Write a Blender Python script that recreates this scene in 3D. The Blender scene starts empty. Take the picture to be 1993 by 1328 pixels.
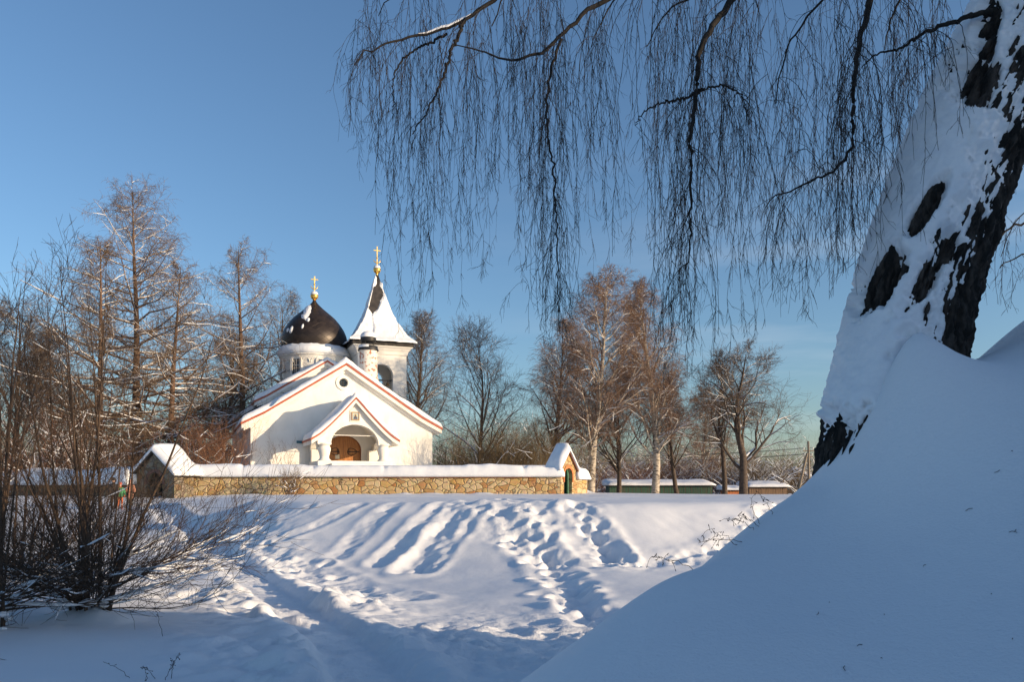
import bpy, math, random
import numpy as np
from mathutils import Vector
from mathutils.geometry import tessellate_polygon

C = bpy.context.scene
COL = C.collection
R = math.radians
PI = math.pi
rng = np.random.default_rng(7)
random.seed(7)

# ------------------------------------------------------------------ camera, sky, sun, exposure
F = 1550.0          # focal length in photograph pixels
HY = 945.0          # horizon row
EZ = 0.45           # eye height above the churchyard level
cam_d = bpy.data.cameras.new('camera'); cam = bpy.data.objects.new('camera', cam_d); COL.objects.link(cam)
cam.location = (0, 0, EZ); cam.rotation_euler = (R(90), 0, 0)
cam_d.sensor_width = 36; cam_d.lens = 28.0; cam_d.shift_y = (HY - 664) / 1993
cam_d.clip_start = 0.05; cam_d.clip_end = 6000
C.camera = cam

SUN_EL = R(10.5)
SUN_H = np.array([0.915, -0.403]); SUN_H /= np.linalg.norm(SUN_H)
world = bpy.data.worlds.new('World'); C.world = world; world.use_nodes = True
nt = world.node_tree; nt.nodes.clear()
o_ = nt.nodes.new('ShaderNodeOutputWorld'); bg = nt.nodes.new('ShaderNodeBackground')
sky = nt.nodes.new('ShaderNodeTexSky'); sky.sky_type = 'NISHITA'; sky.sun_disc = False
sky.sun_elevation = SUN_EL
sky.sun_rotation = math.atan2(SUN_H[0], SUN_H[1])
sky.altitude = 0; sky.air_density = 1.0; sky.dust_density = 1.2; sky.ozone_density = 3.35
bg.inputs[1].default_value = 0.15
# faint cirrus wisps
tc = nt.nodes.new('ShaderNodeTexCoord'); mp = nt.nodes.new('ShaderNodeMapping')
mp.inputs['Scale'].default_value = (1.2, 1.2, 9.0)
nz = nt.nodes.new('ShaderNodeTexNoise'); nz.inputs['Scale'].default_value = 1.6; nz.inputs['Detail'].default_value = 5; nz.inputs['Roughness'].default_value = .55
cr = nt.nodes.new('ShaderNodeValToRGB'); cr.color_ramp.elements[0].position = .50; cr.color_ramp.elements[0].color = (0, 0, 0, 1)
cr.color_ramp.elements[1].position = .78; cr.color_ramp.elements[1].color = (.34, .34, .34, 1)
mxn = nt.nodes.new('ShaderNodeMix'); mxn.data_type = 'RGBA'; mxn.inputs[7].default_value = (5.2, 5.3, 5.4, 1)
sep = nt.nodes.new('ShaderNodeSeparateXYZ')
mr = nt.nodes.new('ShaderNodeMapRange'); mr.inputs[1].default_value = -.1; mr.inputs[2].default_value = .45
ml = nt.nodes.new('ShaderNodeMath'); ml.operation = 'MULTIPLY'
mz = nt.nodes.new('ShaderNodeMapRange'); mz.inputs[1].default_value = .45; mz.inputs[2].default_value = .15
ml2 = nt.nodes.new('ShaderNodeMath'); ml2.operation = 'MULTIPLY'
L = nt.links.new
L(tc.outputs['Generated'], mp.inputs[0]); L(mp.outputs[0], nz.inputs['Vector']); L(nz.outputs[0], cr.inputs[0])
L(tc.outputs['Generated'], sep.inputs[0]); L(sep.outputs[0], mr.inputs[0]); L(sep.outputs[2], mz.inputs[0])
L(cr.outputs[0], ml.inputs[0]); L(mr.outputs[0], ml.inputs[1]); L(ml.outputs[0], ml2.inputs[0]); L(mz.outputs[0], ml2.inputs[1])
L(ml2.outputs[0], mxn.inputs[0]); L(sky.outputs[0], mxn.inputs[6]); L(mxn.outputs[2], bg.inputs[0]); L(bg.outputs[0], o_.inputs[0])

sd = bpy.data.lights.new('sun', 'SUN'); sd.energy = 4.35; sd.angle = R(.5); sd.color = (1.0, .76, .49)
sun = bpy.data.objects.new('sun', sd); COL.objects.link(sun)
sdir = Vector((SUN_H[0] * math.cos(SUN_EL), SUN_H[1] * math.cos(SUN_EL), math.sin(SUN_EL)))
sun.rotation_euler = sdir.to_track_quat('Z', 'Y').to_euler(); sun.location = (30, -15, 20)
C.view_settings.view_transform = 'Standard'; C.view_settings.look = 'None'
C.view_settings.exposure = 0.40; C.view_settings.gamma = 1
C.cycles.max_bounces = 6; C.cycles.diffuse_bounces = 4

# ------------------------------------------------------------------ helpers
def W(px, py, D):
    return np.array([(px - 996.5) / F * D, D, EZ + (HY - py) / F * D])
def proj(P):
    P = np.asarray(P, float); Y = np.maximum(P[..., 1], .1)
    return 996.5 + F * P[..., 0] / Y, HY - F * (P[..., 2] - EZ) / Y
def sstep(a, b, x):
    t = np.clip((x - a) / (b - a), 0, 1); return t * t * (3 - 2 * t)

_lat = rng.random((256, 256))
def vnoise(x, y):
    xi = np.floor(x).astype(int); yi = np.floor(y).astype(int); fx = x - xi; fy = y - yi
    fx = fx * fx * (3 - 2 * fx); fy = fy * fy * (3 - 2 * fy)
    a = _lat[xi & 255, yi & 255]; b = _lat[(xi + 1) & 255, yi & 255]; c = _lat[xi & 255, (yi + 1) & 255]; d = _lat[(xi + 1) & 255, (yi + 1) & 255]
    return (a * (1 - fx) + b * fx) * (1 - fy) + (c * (1 - fx) + d * fx) * fy - .5
def fbm(x, y, o=4, g=.5):
    s = 0; a = 1.
    for i in range(o):
        s = s + a * vnoise(x * 2 ** i + 17.3 * i, y * 2 ** i + 5.1 * i); a *= g
    return s

def mesh_np(name, V, Q, mat, parent=None, smooth=True):
    """V (n,3); Q (m,4) or (m,3) int array"""
    V = np.ascontiguousarray(V, dtype=np.float32); Q = np.ascontiguousarray(Q, dtype=np.int32)
    me = bpy.data.meshes.new(name); me.vertices.add(len(V)); me.vertices.foreach_set('co', V.ravel())
    k = Q.shape[1]; me.loops.add(Q.size); me.loops.foreach_set('vertex_index', Q.ravel())
    me.polygons.add(len(Q)); me.polygons.foreach_set('loop_start', np.arange(0, Q.size, k, dtype=np.int32))
    me.polygons.foreach_set('loop_total', np.full(len(Q), k, dtype=np.int32))
    me.polygons.foreach_set('use_smooth', np.full(len(Q), smooth, dtype=bool))
    me.update(calc_edges=True); me.validate()
    return link(name, me, mat, parent)
def link(name, me, mat, parent=None):
    me.materials.clear(); me.materials.append(mat)
    o = bpy.data.objects.new(name, me); COL.objects.link(o)
    if parent: o.parent = parent
    return o
def empty(name, loc, rz=0, parent=None):
    o = bpy.data.objects.new(name, None); COL.objects.link(o); o.location = loc; o.rotation_euler = (0, 0, rz)
    o.empty_display_size = .3
    if parent: o.parent = parent
    return o
def tag(o, label=None, cat=None, group=None, kind=None):
    if label: o['label'] = label
    if cat: o['category'] = cat
    if group: o['group'] = group
    if kind: o['kind'] = kind
    return o

class MB:
    def __init__(s): s.v = []; s.f = []
    def add(s, vs, fs):
        b = len(s.v); s.v += [tuple(map(float, v)) for v in vs]; s.f += [tuple(b + i for i in f) for f in fs]; return s
    def box(s, x0, x1, y0, y1, z0, z1):
        return s.add([(x0, y0, z0), (x1, y0, z0), (x1, y1, z0), (x0, y1, z0), (x0, y0, z1), (x1, y0, z1), (x1, y1, z1), (x0, y1, z1)],
                     [(0, 3, 2, 1), (4, 5, 6, 7), (0, 1, 5, 4), (1, 2, 6, 5), (2, 3, 7, 6), (3, 0, 4, 7)])
    def panel(s, outer, holes, y0, y1):
        loops = [outer] + holes; fl = [p for l in loops for p in l]
        tr = tessellate_polygon([[Vector((p[0], p[1], 0)) for p in l] for l in loops])
        n = len(fl); vs = [(p[0], y0, p[1]) for p in fl] + [(p[0], y1, p[1]) for p in fl]
        fs = []
        for t in tr:
            fs.append(tuple(t)); fs.append(tuple(n + i for i in reversed(t)))
        b = 0
        for l in loops:
            m = len(l)
            for i in range(m):
                j = (i + 1) % m; fs.append((b + i, b + j, n + b + j, n + b + i))
            b += m
        return s.add(vs, fs)
    def lathe(s, prof, cx=0, cy=0, n=32, a0=0, a1=2 * PI):
        full = abs(a1 - a0 - 2 * PI) < 1e-6; m = n if full else n + 1
        vs = [(cx + r * math.cos(a0 + (a1 - a0) * i / n), cy + r * math.sin(a0 + (a1 - a0) * i / n), z) for (r, z) in prof for i in range(m)]
        fs = []
        for k in range(len(prof) - 1):
            for i in range(n):
                j = (i + 1) % m
                fs.append((k * m + i, k * m + j, (k + 1) * m + j, (k + 1) * m + i))
        return s.add(vs, fs)
    def tube(s, pts, r, n=8, cap=True):
        pts = [Vector(p) for p in pts]; rs = r if isinstance(r, (list, tuple)) else [r] * len(pts)
        vs = []
        for i, p in enumerate(pts):
            t = (pts[min(i + 1, len(pts) - 1)] - pts[max(i - 1, 0)]).normalized()
            ref = Vector((0, 0, 1)) if abs(t.z) < .9 else Vector((1, 0, 0))
            a = t.cross(ref).normalized(); b = a.cross(t)
            for k in range(n):
                q = 2 * PI * k / n; vs.append(p + (a * math.cos(q) + b * math.sin(q)) * rs[i])
        fs = [(i * n + k, i * n + (k + 1) % n, (i + 1) * n + (k + 1) % n, (i + 1) * n + k) for i in range(len(pts) - 1) for k in range(n)]
        if cap: fs += [tuple(range(n))[::-1], tuple((len(pts) - 1) * n + k for k in range(n))]
        return s.add(vs, fs)
    def sphere(s, c, r, n=16, m=10, sz=1.0):
        prof = [(max(r * math.sin(PI * k / m), 1e-4), c[2] - r * sz * math.cos(PI * k / m)) for k in range(m + 1)]
        return s.lathe(prof, c[0], c[1], n)
    def build(s, name, mat, parent=None, smooth=False, bevel=0):
        me = bpy.data.meshes.new(name); me.from_pydata(s.v, [], s.f); me.update()
        o = link(name, me, mat, parent)
        if smooth:
            me.polygons.foreach_set('use_smooth', [True] * len(me.polygons))
            try: me.set_sharp_from_angle(angle=R(40))
            except Exception: pass
        if bevel:
            b = o.modifiers.new('bevel', 'BEVEL'); b.width = bevel; b.segments = 2; b.limit_method = 'ANGLE'
        return o

def arch(cx, z0, zs, hw, hh, n=18):
    """polygon of an arched opening"""
    return [(cx - hw, z0), (cx - hw, zs)] + [(cx - hw * math.cos(PI * k / n), zs + hh * math.sin(PI * k / n)) for k in range(1, n)] + [(cx + hw, zs), (cx + hw, z0)]

def sheet(name, top, bot, mat, parent=None):
    n, m = top.shape[:2]; V = np.concatenate([top.reshape(-1, 3), bot.reshape(-1, 3)]); N = n * m
    I = np.arange(N).reshape(n, m)
    q = np.stack([I[:-1, :-1], I[1:, :-1], I[1:, 1:], I[:-1, 1:]], -1).reshape(-1, 4)
    fs = [q, q[:, ::-1] + N]
    ring = np.concatenate([I[0, :], I[1:, -1], I[-1, -2::-1], I[-2:0:-1, 0]]); r2 = np.roll(ring, -1)
    fs.append(np.stack([ring, r2, r2 + N, ring + N], -1))
    return mesh_np(name, V, np.concatenate(fs), mat, parent)

def gable_snow(name, prof, v0, v1, T, parent, mat, seed=0, over=.06, cx=0, holes=None):
    us = np.array([p[0] for p in prof]); zs = np.array([p[1] for p in prof])
    hw = us[-1] + over; n = int(hw * 2 / .11); m = max(6, int((v1 - v0 + 2 * over) / .14))
    u = np.linspace(-hw, hw, n); v = np.linspace(v0 - over, v1 + over, m)
    U, Vv = np.meshgrid(u, v, indexing='ij')
    ru = np.sqrt(U ** 2 + .16 ** 2) - .05
    zt = np.interp(ru, us, zs); zb = np.interp(np.abs(U), us, zs)
    wob = .05 * fbm(U * 1.3 + seed, Vv * 1.3, 3)
    d = np.minimum(np.minimum(hw - np.abs(U), Vv - v[0]), v[-1] - Vv)
    e = np.clip(d / (T * .8), 0, 1)
    t = T * (.3 + .7 * np.sqrt(1 - (1 - e) ** 2)) * (1 + .5 * fbm(U * .9 + seed, Vv * .9 + seed, 4)) + wob * e
    if holes is not None: t = t * holes(U, Vv)
    top = np.stack([U + cx, Vv + .04 * fbm(U * 2, Vv * 0 + seed, 3) * (e < .5), np.maximum(zt, zb) + np.maximum(t, .012)], -1)
    bot = np.stack([U + cx, Vv, zb + .006], -1)
    return sheet(name, top, bot, mat, parent)

def cap_snow(name, path, width, T, z0, parent, mat, seed=0, prof=1.0, cuts=()):
    """long snow loaf along a polyline path of (x,y); z0(s) base height"""
    P = np.array(path, float); seg = np.linalg.norm(np.diff(P, axis=0), axis=1); S = np.concatenate([[0], np.cumsum(seg)])
    n = max(8, int(S[-1] / .12)); s = np.linspace(0, S[-1], n)
    X = np.interp(s, S, P[:, 0]); Y = np.interp(s, S, P[:, 1]); tx = np.gradient(X); ty = np.gradient(Y); l = np.hypot(tx, ty); nx, ny = -ty / l, tx / l
    m = 17; w = np.linspace(-1, 1, m)
    zz = z0(s) if callable(z0) else np.full(n, z0)
    e = np.clip(np.minimum(s, S[-1] - s) / .35, 0, 1); e = np.sqrt(1 - (1 - e) ** 2)
    big = 1 + .35 * fbm(s * .35 + seed, s * 0 + seed, 4)
    for c in cuts: big = big * (1 - .22 * np.exp(-((s - c) / .09) ** 2))
    A = np.clip(1 - np.abs(w) ** 3.6, 0, 1) ** .6
    hw = width / 2 * (1 + .08 * fbm(s * .8 + 3, s * 0 + seed, 3))
    T2 = T * (.35 + .65 * e) * big
    top = np.zeros((n, m, 3)); bot = np.zeros((n, m, 3))
    sg, wg = np.meshgrid(s, w, indexing='ij')
    top[..., 0] = X[:, None] + nx[:, None] * w * hw[:, None]; top[..., 1] = Y[:, None] + ny[:, None] * w * hw[:, None]
    bot[..., :2] = top[..., :2] * 1.0
    top[..., 2] = zz[:, None] + .03 + T2[:, None] * (.12 + .88 * A[None]) + .06 * fbm(sg * 2, wg * 1.5 + seed, 3)
    bot[..., 2] = zz[:, None] + .0 - .04 * np.abs(w[None])
    return sheet(name, top, bot, mat, parent)

# ------------------------------------------------------------------ materials
def new_mat(name):
    m = bpy.data.materials.new(name); m.use_nodes = True
    n = m.node_tree; b = n.nodes['Principled BSDF']; return m, n, b
def noise_mat(name, c1, c2, scale=5, rough=.8, bump=.2, bdist=.02, detail=6, lo=.35, hi=.65, coord='Object', metallic=0, stretch=(1, 1, 1), bscale=None):
    m, n, b = new_mat(name); L = n.links.new
    t = n.nodes.new('ShaderNodeTexCoord'); mp = n.nodes.new('ShaderNodeMapping'); mp.inputs['Scale'].default_value = stretch
    z = n.nodes.new('ShaderNodeTexNoise'); z.inputs['Scale'].default_value = scale; z.inputs['Detail'].default_value = detail
    r = n.nodes.new('ShaderNodeValToRGB'); r.color_ramp.elements[0].position = lo; r.color_ramp.elements[1].position = hi
    r.color_ramp.elements[0].color = (*c1, 1); r.color_ramp.elements[1].color = (*c2, 1)
    L(t.outputs[coord], mp.inputs[0]); L(mp.outputs[0], z.inputs['Vector']); L(z.outputs[0], r.inputs[0]); L(r.outputs[0], b.inputs['Base Color'])
    b.inputs['Roughness'].default_value = rough; b.inputs['Metallic'].default_value = metallic
    if bump:
        bp = n.nodes.new('ShaderNodeBump'); bp.inputs['Strength'].default_value = bump; bp.inputs['Distance'].default_value = bdist
        if bscale:
            z2 = n.nodes.new('ShaderNodeTexNoise'); z2.inputs['Scale'].default_value = bscale; z2.inputs['Detail'].default_value = 5
            L(mp.outputs[0], z2.inputs['Vector']); L(z2.outputs[0], bp.inputs['Height'])
        else: L(z.outputs[0], bp.inputs['Height'])
        L(bp.outputs[0], b.inputs['Normal'])
    return m
SNOW = noise_mat('snow', (.76, .78, .82), (.84, .85, .87), 3, .65, .35, .03, bscale=14)
SNOWF = noise_mat('snow_fine', (.76, .78, .82), (.83, .84, .86), 9, .6, .3, .006, bscale=70)
def ground_mat():
    m, n, b = new_mat('snow_ground'); L = n.links.new
    t = n.nodes.new('ShaderNodeTexCoord')
    z = n.nodes.new('ShaderNodeTexNoise'); z.inputs['Scale'].default_value = .6; z.inputs['Detail'].default_value = 6
    r = n.nodes.new('ShaderNodeValToRGB'); r.color_ramp.elements[0].position = .35; r.color_ramp.elements[1].position = .7
    r.color_ramp.elements[0].color = (.73, .75, .79, 1); r.color_ramp.elements[1].color = (.80, .81, .83, 1)
    L(t.outputs['Object'], z.inputs['Vector']); L(z.outputs[0], r.inputs[0]); L(r.outputs[0], b.inputs['Base Color'])
    b.inputs['Roughness'].default_value = .7
    z1 = n.nodes.new('ShaderNodeTexNoise'); z1.inputs['Scale'].default_value = 5; z1.inputs['Detail'].default_value = 8; z1.inputs['Roughness'].default_value = .6
    z2 = n.nodes.new('ShaderNodeTexNoise'); z2.inputs['Scale'].default_value = 60; z2.inputs['Detail'].default_value = 3
    L(t.outputs['Object'], z1.inputs['Vector']); L(t.outputs['Object'], z2.inputs['Vector'])
    at = n.nodes.new('ShaderNodeAttribute'); at.attribute_name = 'rough_snow'
    ma = n.nodes.new('ShaderNodeMapRange'); ma.inputs[3].default_value = .012; ma.inputs[4].default_value = .085
    L(at.outputs['Fac'], ma.inputs[0])
    mu = n.nodes.new('ShaderNodeMath'); mu.operation = 'MULTIPLY'; L(z1.outputs[0], mu.inputs[0]); L(ma.outputs[0], mu.inputs[1])
    m2 = n.nodes.new('ShaderNodeMath'); m2.operation = 'MULTIPLY_ADD'; m2.inputs[1].default_value = .0045
    L(z2.outputs[0], m2.inputs[0]); L(mu.outputs[0], m2.inputs[2])
    bp = n.nodes.new('ShaderNodeBump'); bp.inputs['Strength'].default_value = .8; bp.inputs['Distance'].default_value = 1.0
    L(m2.outputs[0], bp.inputs['Height']); L(bp.outputs[0], b.inputs['Normal'])
    return m
GROUND = ground_mat()
PLASTER = noise_mat('white_plaster', (.76, .73, .67), (.83, .80, .74), 1.2, .85, .35, .02, bscale=6, lo=.3, hi=.6)
def stain(m):
    n = m.node_tree; L = n.links.new; b = n.nodes['Principled BSDF']; src = b.inputs['Base Color'].links[0].from_socket
    t = n.nodes.new('ShaderNodeTexCoord'); mp = n.nodes.new('ShaderNodeMapping'); mp.inputs['Scale'].default_value = (1.1, 1.1, .35)
    z = n.nodes.new('ShaderNodeTexNoise'); z.inputs['Scale'].default_value = 1.0; z.inputs['Detail'].default_value = 8; z.inputs['Roughness'].default_value = .65
    r = n.nodes.new('ShaderNodeValToRGB'); r.color_ramp.elements[0].position = .52; r.color_ramp.elements[1].position = .75
    r.color_ramp.elements[0].color = (0, 0, 0, 1); r.color_ramp.elements[1].color = (.45, .45, .45, 1)
    x = n.nodes.new('ShaderNodeMix'); x.data_type = 'RGBA'; x.inputs[7].default_value = (.46, .43, .38, 1)
    L(t.outputs['Object'], mp.inputs[0]); L(mp.outputs[0], z.inputs['Vector']); L(z.outputs[0], r.inputs[0]); L(r.outputs[0], x.inputs[0]); L(src, x.inputs[6]); L(x.outputs[2], b.inputs['Base Color'])
stain(PLASTER)
BRICKW = noise_mat('flaking_whitewash', (.42, .16, .09), (.74, .70, .64), 4.2, .9, .6, .03, lo=.38, hi=.46)
REDTIN = noise_mat('red_roof_edge', (.36, .07, .035), (.46, .11, .05), 4, .5, .1)
BARK = noise_mat('dark_birch_bark', (.006, .005, .004), (.085, .066, .054), 18, .95, 1.0, .06, stretch=(1, 1, .35), lo=.45, hi=.72, bscale=22)
BOUGH = noise_mat('shaded_bough', (.006, .005, .004), (.016, .012, .010), 20, .9, .4)  # base colour darkened to stand in for shade on the limbs
TWIG = noise_mat('dark_twig', (.012, .008, .007), (.03, .02, .016), 20, .8, 0)
BRUSH = noise_mat('shrub_bark', (.038, .024, .016), (.105, .064, .038), 9, .85, 0)
LARCH = noise_mat('larch_bark', (.085, .05, .033), (.17, .10, .066), 6, .9, .3)
LARCHT = noise_mat('larch_twig', (.12, .078, .05), (.20, .135, .085), 6, .9, 0)
BIRCHB = noise_mat('birch_bark', (.07, .05, .04), (.44, .38, .31), 3.0, .8, .2, lo=.36, hi=.52, stretch=(1, 1, 2.5))
BIRCHT = noise_mat('birch_twig', (.15, .09, .062), (.25, .16, .11), 6, .9, 0)
LIMEB = noise_mat('lime_bark', (.05, .036, .028), (.11, .08, .06), 6, .9, .3)
LIMET = noise_mat('lime_twig', (.075, .05, .036), (.13, .09, .06), 6, .9, 0)
REDT = noise_mat('russet_twig', (.15, .07, .04), (.26, .13, .07), 4, .9, 0)
OLIVET = noise_mat('olive_twig', (.10, .068, .032), (.19, .125, .058), 4, .9, 0)
GOLD, _n, _b = new_mat('gold_leaf'); _b.inputs['Base Color'].default_value = (.95, .62, .16, 1); _b.inputs['Metallic'].default_value = .85; _b.inputs['Roughness'].default_value = .33
DARKM = noise_mat('dark_sheet_metal', (.02, .017, .015), (.05, .042, .036), 3, .5, .1)
IRON = noise_mat('black_iron', (.012, .012, .013), (.02, .02, .02), 9, .5, 0)
DOORW = noise_mat('honey_door_wood', (.36, .14, .035), (.52, .23, .07), 3, .45, .2, stretch=(6, 6, .6))
GLASS, _n, _b = new_mat('dark_glass'); _b.inputs['Base Color'].default_value = (.03, .04, .05, 1); _b.inputs['Roughness'].default_value = .12
def tile_metal():
    m, n, b = new_mat('dome_tiles'); L = n.links.new
    b.inputs['Roughness'].default_value = .42; b.inputs['Metallic'].default_value = .3
    uv = n.nodes.new('ShaderNodeUVMap'); 
    mp = n.nodes.new('ShaderNodeMapping'); mp.inputs['Rotation'].default_value = (0, 0, R(45)); mp.inputs['Scale'].default_value = (1, 1, 1)
    ck = n.nodes.new('ShaderNodeTexBrick'); ck.offset = 0; ck.inputs['Scale'].default_value = 1; ck.inputs['Brick Width'].default_value = .5; ck.inputs['Row Height'].default_value = .5
    ck.inputs['Mortar Size'].default_value = .012; ck.inputs['Color1'].default_value = (.022, .016, .013, 1); ck.inputs['Color2'].default_value = (.05, .036, .028, 1); ck.inputs['Mortar'].default_value = (.012, .01, .01, 1)
    L(uv.outputs[0], mp.inputs[0]); L(mp.outputs[0], ck.inputs['Vector']); L(ck.outputs['Color'], b.inputs['Base Color'])
    bp = n.nodes.new('ShaderNodeBump'); bp.inputs['Strength'].default_value = .5; bp.inputs['Distance'].default_value = .02; bp.invert = True
    L(ck.outputs['Fac'], bp.inputs['Height']); L(bp.outputs[0], b.inputs['Normal'])
    return m
TILES = tile_metal()
def stone_mat(name='yellow_rubble', dark=False):
    m, n, b = new_mat(name); L = n.links.new
    t = n.nodes.new('ShaderNodeTexCoord'); mp = n.nodes.new('ShaderNodeMapping'); mp.inputs['Scale'].default_value = (1, 1, 1.35)
    wz = n.nodes.new('ShaderNodeTexNoise'); wz.inputs['Scale'].default_value = 2.5
    wm = n.nodes.new('ShaderNodeVectorMath'); wm.operation = 'SCALE'; wm.inputs[3].default_value = .25
    wa = n.nodes.new('ShaderNodeVectorMath'); wa.operation = 'ADD'
    L(t.outputs['Object'], mp.inputs[0]); L(mp.outputs[0], wz.inputs['Vector']); L(wz.outputs[1], wm.inputs[0]); L(wm.outputs[0], wa.inputs[1]); L(mp.outputs[0], wa.inputs[0])
    v1 = n.nodes.new('ShaderNodeTexVoronoi'); v1.inputs['Scale'].default_value = 2.6; v1.inputs['Randomness'].default_value = 1.0
    v2 = n.nodes.new('ShaderNodeTexVoronoi'); v2.feature = 'DISTANCE_TO_EDGE'; v2.inputs['Scale'].default_value = 2.6; v2.inputs['Randomness'].default_value = 1.0
    L(wa.outputs[0], v1.inputs['Vector']); L(wa.outputs[0], v2.inputs['Vector'])
    sp = n.nodes.new('ShaderNodeSeparateColor'); L(v1.outputs['Color'], sp.inputs[0])
    r = n.nodes.new('ShaderNodeValToRGB'); e = r.color_ramp.elements
    e[0].position = 0; e[0].color = (.50, .32, .14, 1); e[1].position = 1; e[1].color = (.66, .52, .32, 1)
    for p_, c_ in ((.12, (.46, .21, .075)), (.2, (.62, .43, .20)), (.5, (.70, .54, .32)), (.68, (.58, .36, .12)), (.84, (.64, .48, .27))):
        q = e.new(p_); q.color = (*c_, 1)
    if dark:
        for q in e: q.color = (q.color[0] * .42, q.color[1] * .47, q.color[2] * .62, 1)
    L(sp.outputs[0], r.inputs[0])
    nz = n.nodes.new('ShaderNodeTexNoise'); nz.inputs['Scale'].default_value = 7; nz.inputs['Detail'].default_value = 6; L(t.outputs['Object'], nz.inputs['Vector'])
    mx = n.nodes.new('ShaderNodeMix'); mx.data_type = 'RGBA'; mx.blend_type = 'MULTIPLY'; mx.inputs[0].default_value = .45
    L(r.outputs[0], mx.inputs[6]); L(nz.outputs[1], mx.inputs[7])
    er = n.nodes.new('ShaderNodeValToRGB'); er.color_ramp.elements[0].position = .0; er.color_ramp.elements[1].position = .045; L(v2.outputs['Distance'], er.inputs[0])
    m2 = n.nodes.new('ShaderNodeMix'); m2.data_type = 'RGBA'; m2.inputs[6].default_value = (.07, .045, .03, 1); L(er.outputs[0], m2.inputs[0]); L(mx.outputs[2], m2.inputs[7])
    br = n.nodes.new('ShaderNodeMath'); br.operation = 'ADD'
    hr = n.nodes.new('ShaderNodeMapRange'); hr.inputs[2].default_value = .12; L(v2.outputs['Distance'], hr.inputs[0])
    ns = n.nodes.new('ShaderNodeMath'); ns.operation = 'MULTIPLY'; ns.inputs[1].default_value = .5; L(nz.outputs[0], ns.inputs[0])
    L(hr.outputs[0], br.inputs[0]); L(ns.outputs[0], br.inputs[1])
    bp = n.nodes.new('ShaderNodeBump'); bp.inputs['Strength'].default_value = .7; bp.inputs['Distance'].default_value = .05
    L(br.outputs[0], bp.inputs['Height']); L(bp.outputs[0], b.inputs['Normal'])
    L(m2.outputs[2], b.inputs['Base Color']); b.inputs['Roughness'].default_value = .9
    return m
STONE = stone_mat()
STONE_SHADE = stone_mat('shaded_rubble', True)  # same rubble with shade put into its colours, for the left gate and wall
BRICK = noise_mat('orange_brick', (.42, .13, .05), (.58, .22, .08), 14, .85, .5)
BRICKD = noise_mat('dark_brick', (.13, .05, .03), (.22, .10, .06), 14, .85, .5)
GREEN = noise_mat('green_paint', (.02, .10, .055), (.035, .16, .08), 8, .6, .2)
BOARDG = noise_mat('weathered_green_boards', (.07, .06, .045), (.03, .09, .06), 2.2, .8, .3, stretch=(9, 9, .3), lo=.42, hi=.5)
BOARDB = noise_mat('brown_boards', (.12, .075, .05), (.24, .15, .09), 3, .85, .3, stretch=(9, 9, .3))
POLE = noise_mat('grey_pole', (.16, .13, .10), (.26, .21, .16), 5, .85, .2, stretch=(1, 1, .2))
BRONZE = noise_mat('bell_bronze', (.20, .13, .06), (.34, .22, .10), 6, .4, 0, metallic=.8)

# ------------------------------------------------------------------ terrain
def tps(P, z, lam=.002):
    P = np.array(P, float); z = np.array(z, float); n = len(P)
    def k(r2): return np.where(r2 > 0, r2 * np.log(np.maximum(r2, 1e-12)) * .5, 0)
    d2 = ((P[:, None] - P[None]) ** 2).sum(-1)
    A = np.zeros((n + 3, n + 3)); A[:n, :n] = k(d2) + lam * np.eye(n) * d2.mean(); A[:n, n] = 1; A[:n, n + 1:] = P; A[n, :n] = 1; A[n + 1:, :n] = P.T
    w = np.linalg.solve(A, np.concatenate([z, [0, 0, 0]]))
    def f(X, Y):
        s = X.shape; X = X.ravel(); Y = Y.ravel(); out = np.empty(len(X))
        for i in range(0, len(X), 50000):
            x = X[i:i + 50000]; y = Y[i:i + 50000]
            d = (x[:, None] - P[None, :, 0]) ** 2 + (y[:, None] - P[None, :, 1]) ** 2
            out[i:i + 50000] = k(d) @ w[:n] + w[n] + w[n + 1] * x + w[n + 2] * y
        return out.reshape(s)
    return f

gp = []
for px, py, D in [(350, 966, 45), (500, 964, 45), (700, 962, 45), (900, 961, 45), (1000, 960, 45), (1140, 960, 45), (1280, 961, 50), (1450, 964, 50), (1700, 962, 50),
                  (400, 973, 37), (500, 970, 35), (700, 969, 33), (900, 969, 33), (1100, 969, 33), (1300, 970, 33), (1500, 970, 34), (1750, 966, 35),
                  (480, 982, 26.5), (600, 981, 25), (700, 980, 24.5), (800, 981, 24), (900, 982, 23.5), (1000, 983, 23), (1100, 983, 23), (1200, 983, 23), (1300, 982, 23.5), (1400, 981, 24), (1500, 978, 25), (1650, 974, 27),
                  (480, 1060, 23), (550, 1090, 21), (640, 1105, 20.3), (750, 1120, 19.4), (850, 1118, 19.2), (950, 1105, 19.4), (1050, 1098, 19.6), (1150, 1095, 19.8), (1250, 1092, 20), (1350, 1085, 20.4), (1450, 1060, 21.5), (1600, 1020, 24),
                  (900, 1160, 16.6), (1000, 1140, 17.2), (1100, 1130, 17.6), (1200, 1120, 18), (1250, 1125, 17.6),
                  (620, 1150, 16.8), (700, 1180, 14.6), (900, 1205, 13.8), (1100, 1212, 13.4), (1200, 1200, 13.8), (1000, 1270, 10.2), (850, 1322, 8.4), (600, 1328, 8),
                  (300, 1250, 9.5), (100, 1300, 8), (180, 1212, 11.4), (50, 1150, 14), (350, 1150, 15), (300, 1100, 18.5), (420, 1110, 19), (200, 1050, 24), (60, 1040, 25), (100, 1000, 34), (350, 1025, 30), (420, 1050, 25.5), (295, 982, 41), (230, 996, 37.5), (20, 985, 40), (-300, 1000, 35)]:
    w = W(px, py, D); gp.append(w)
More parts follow.
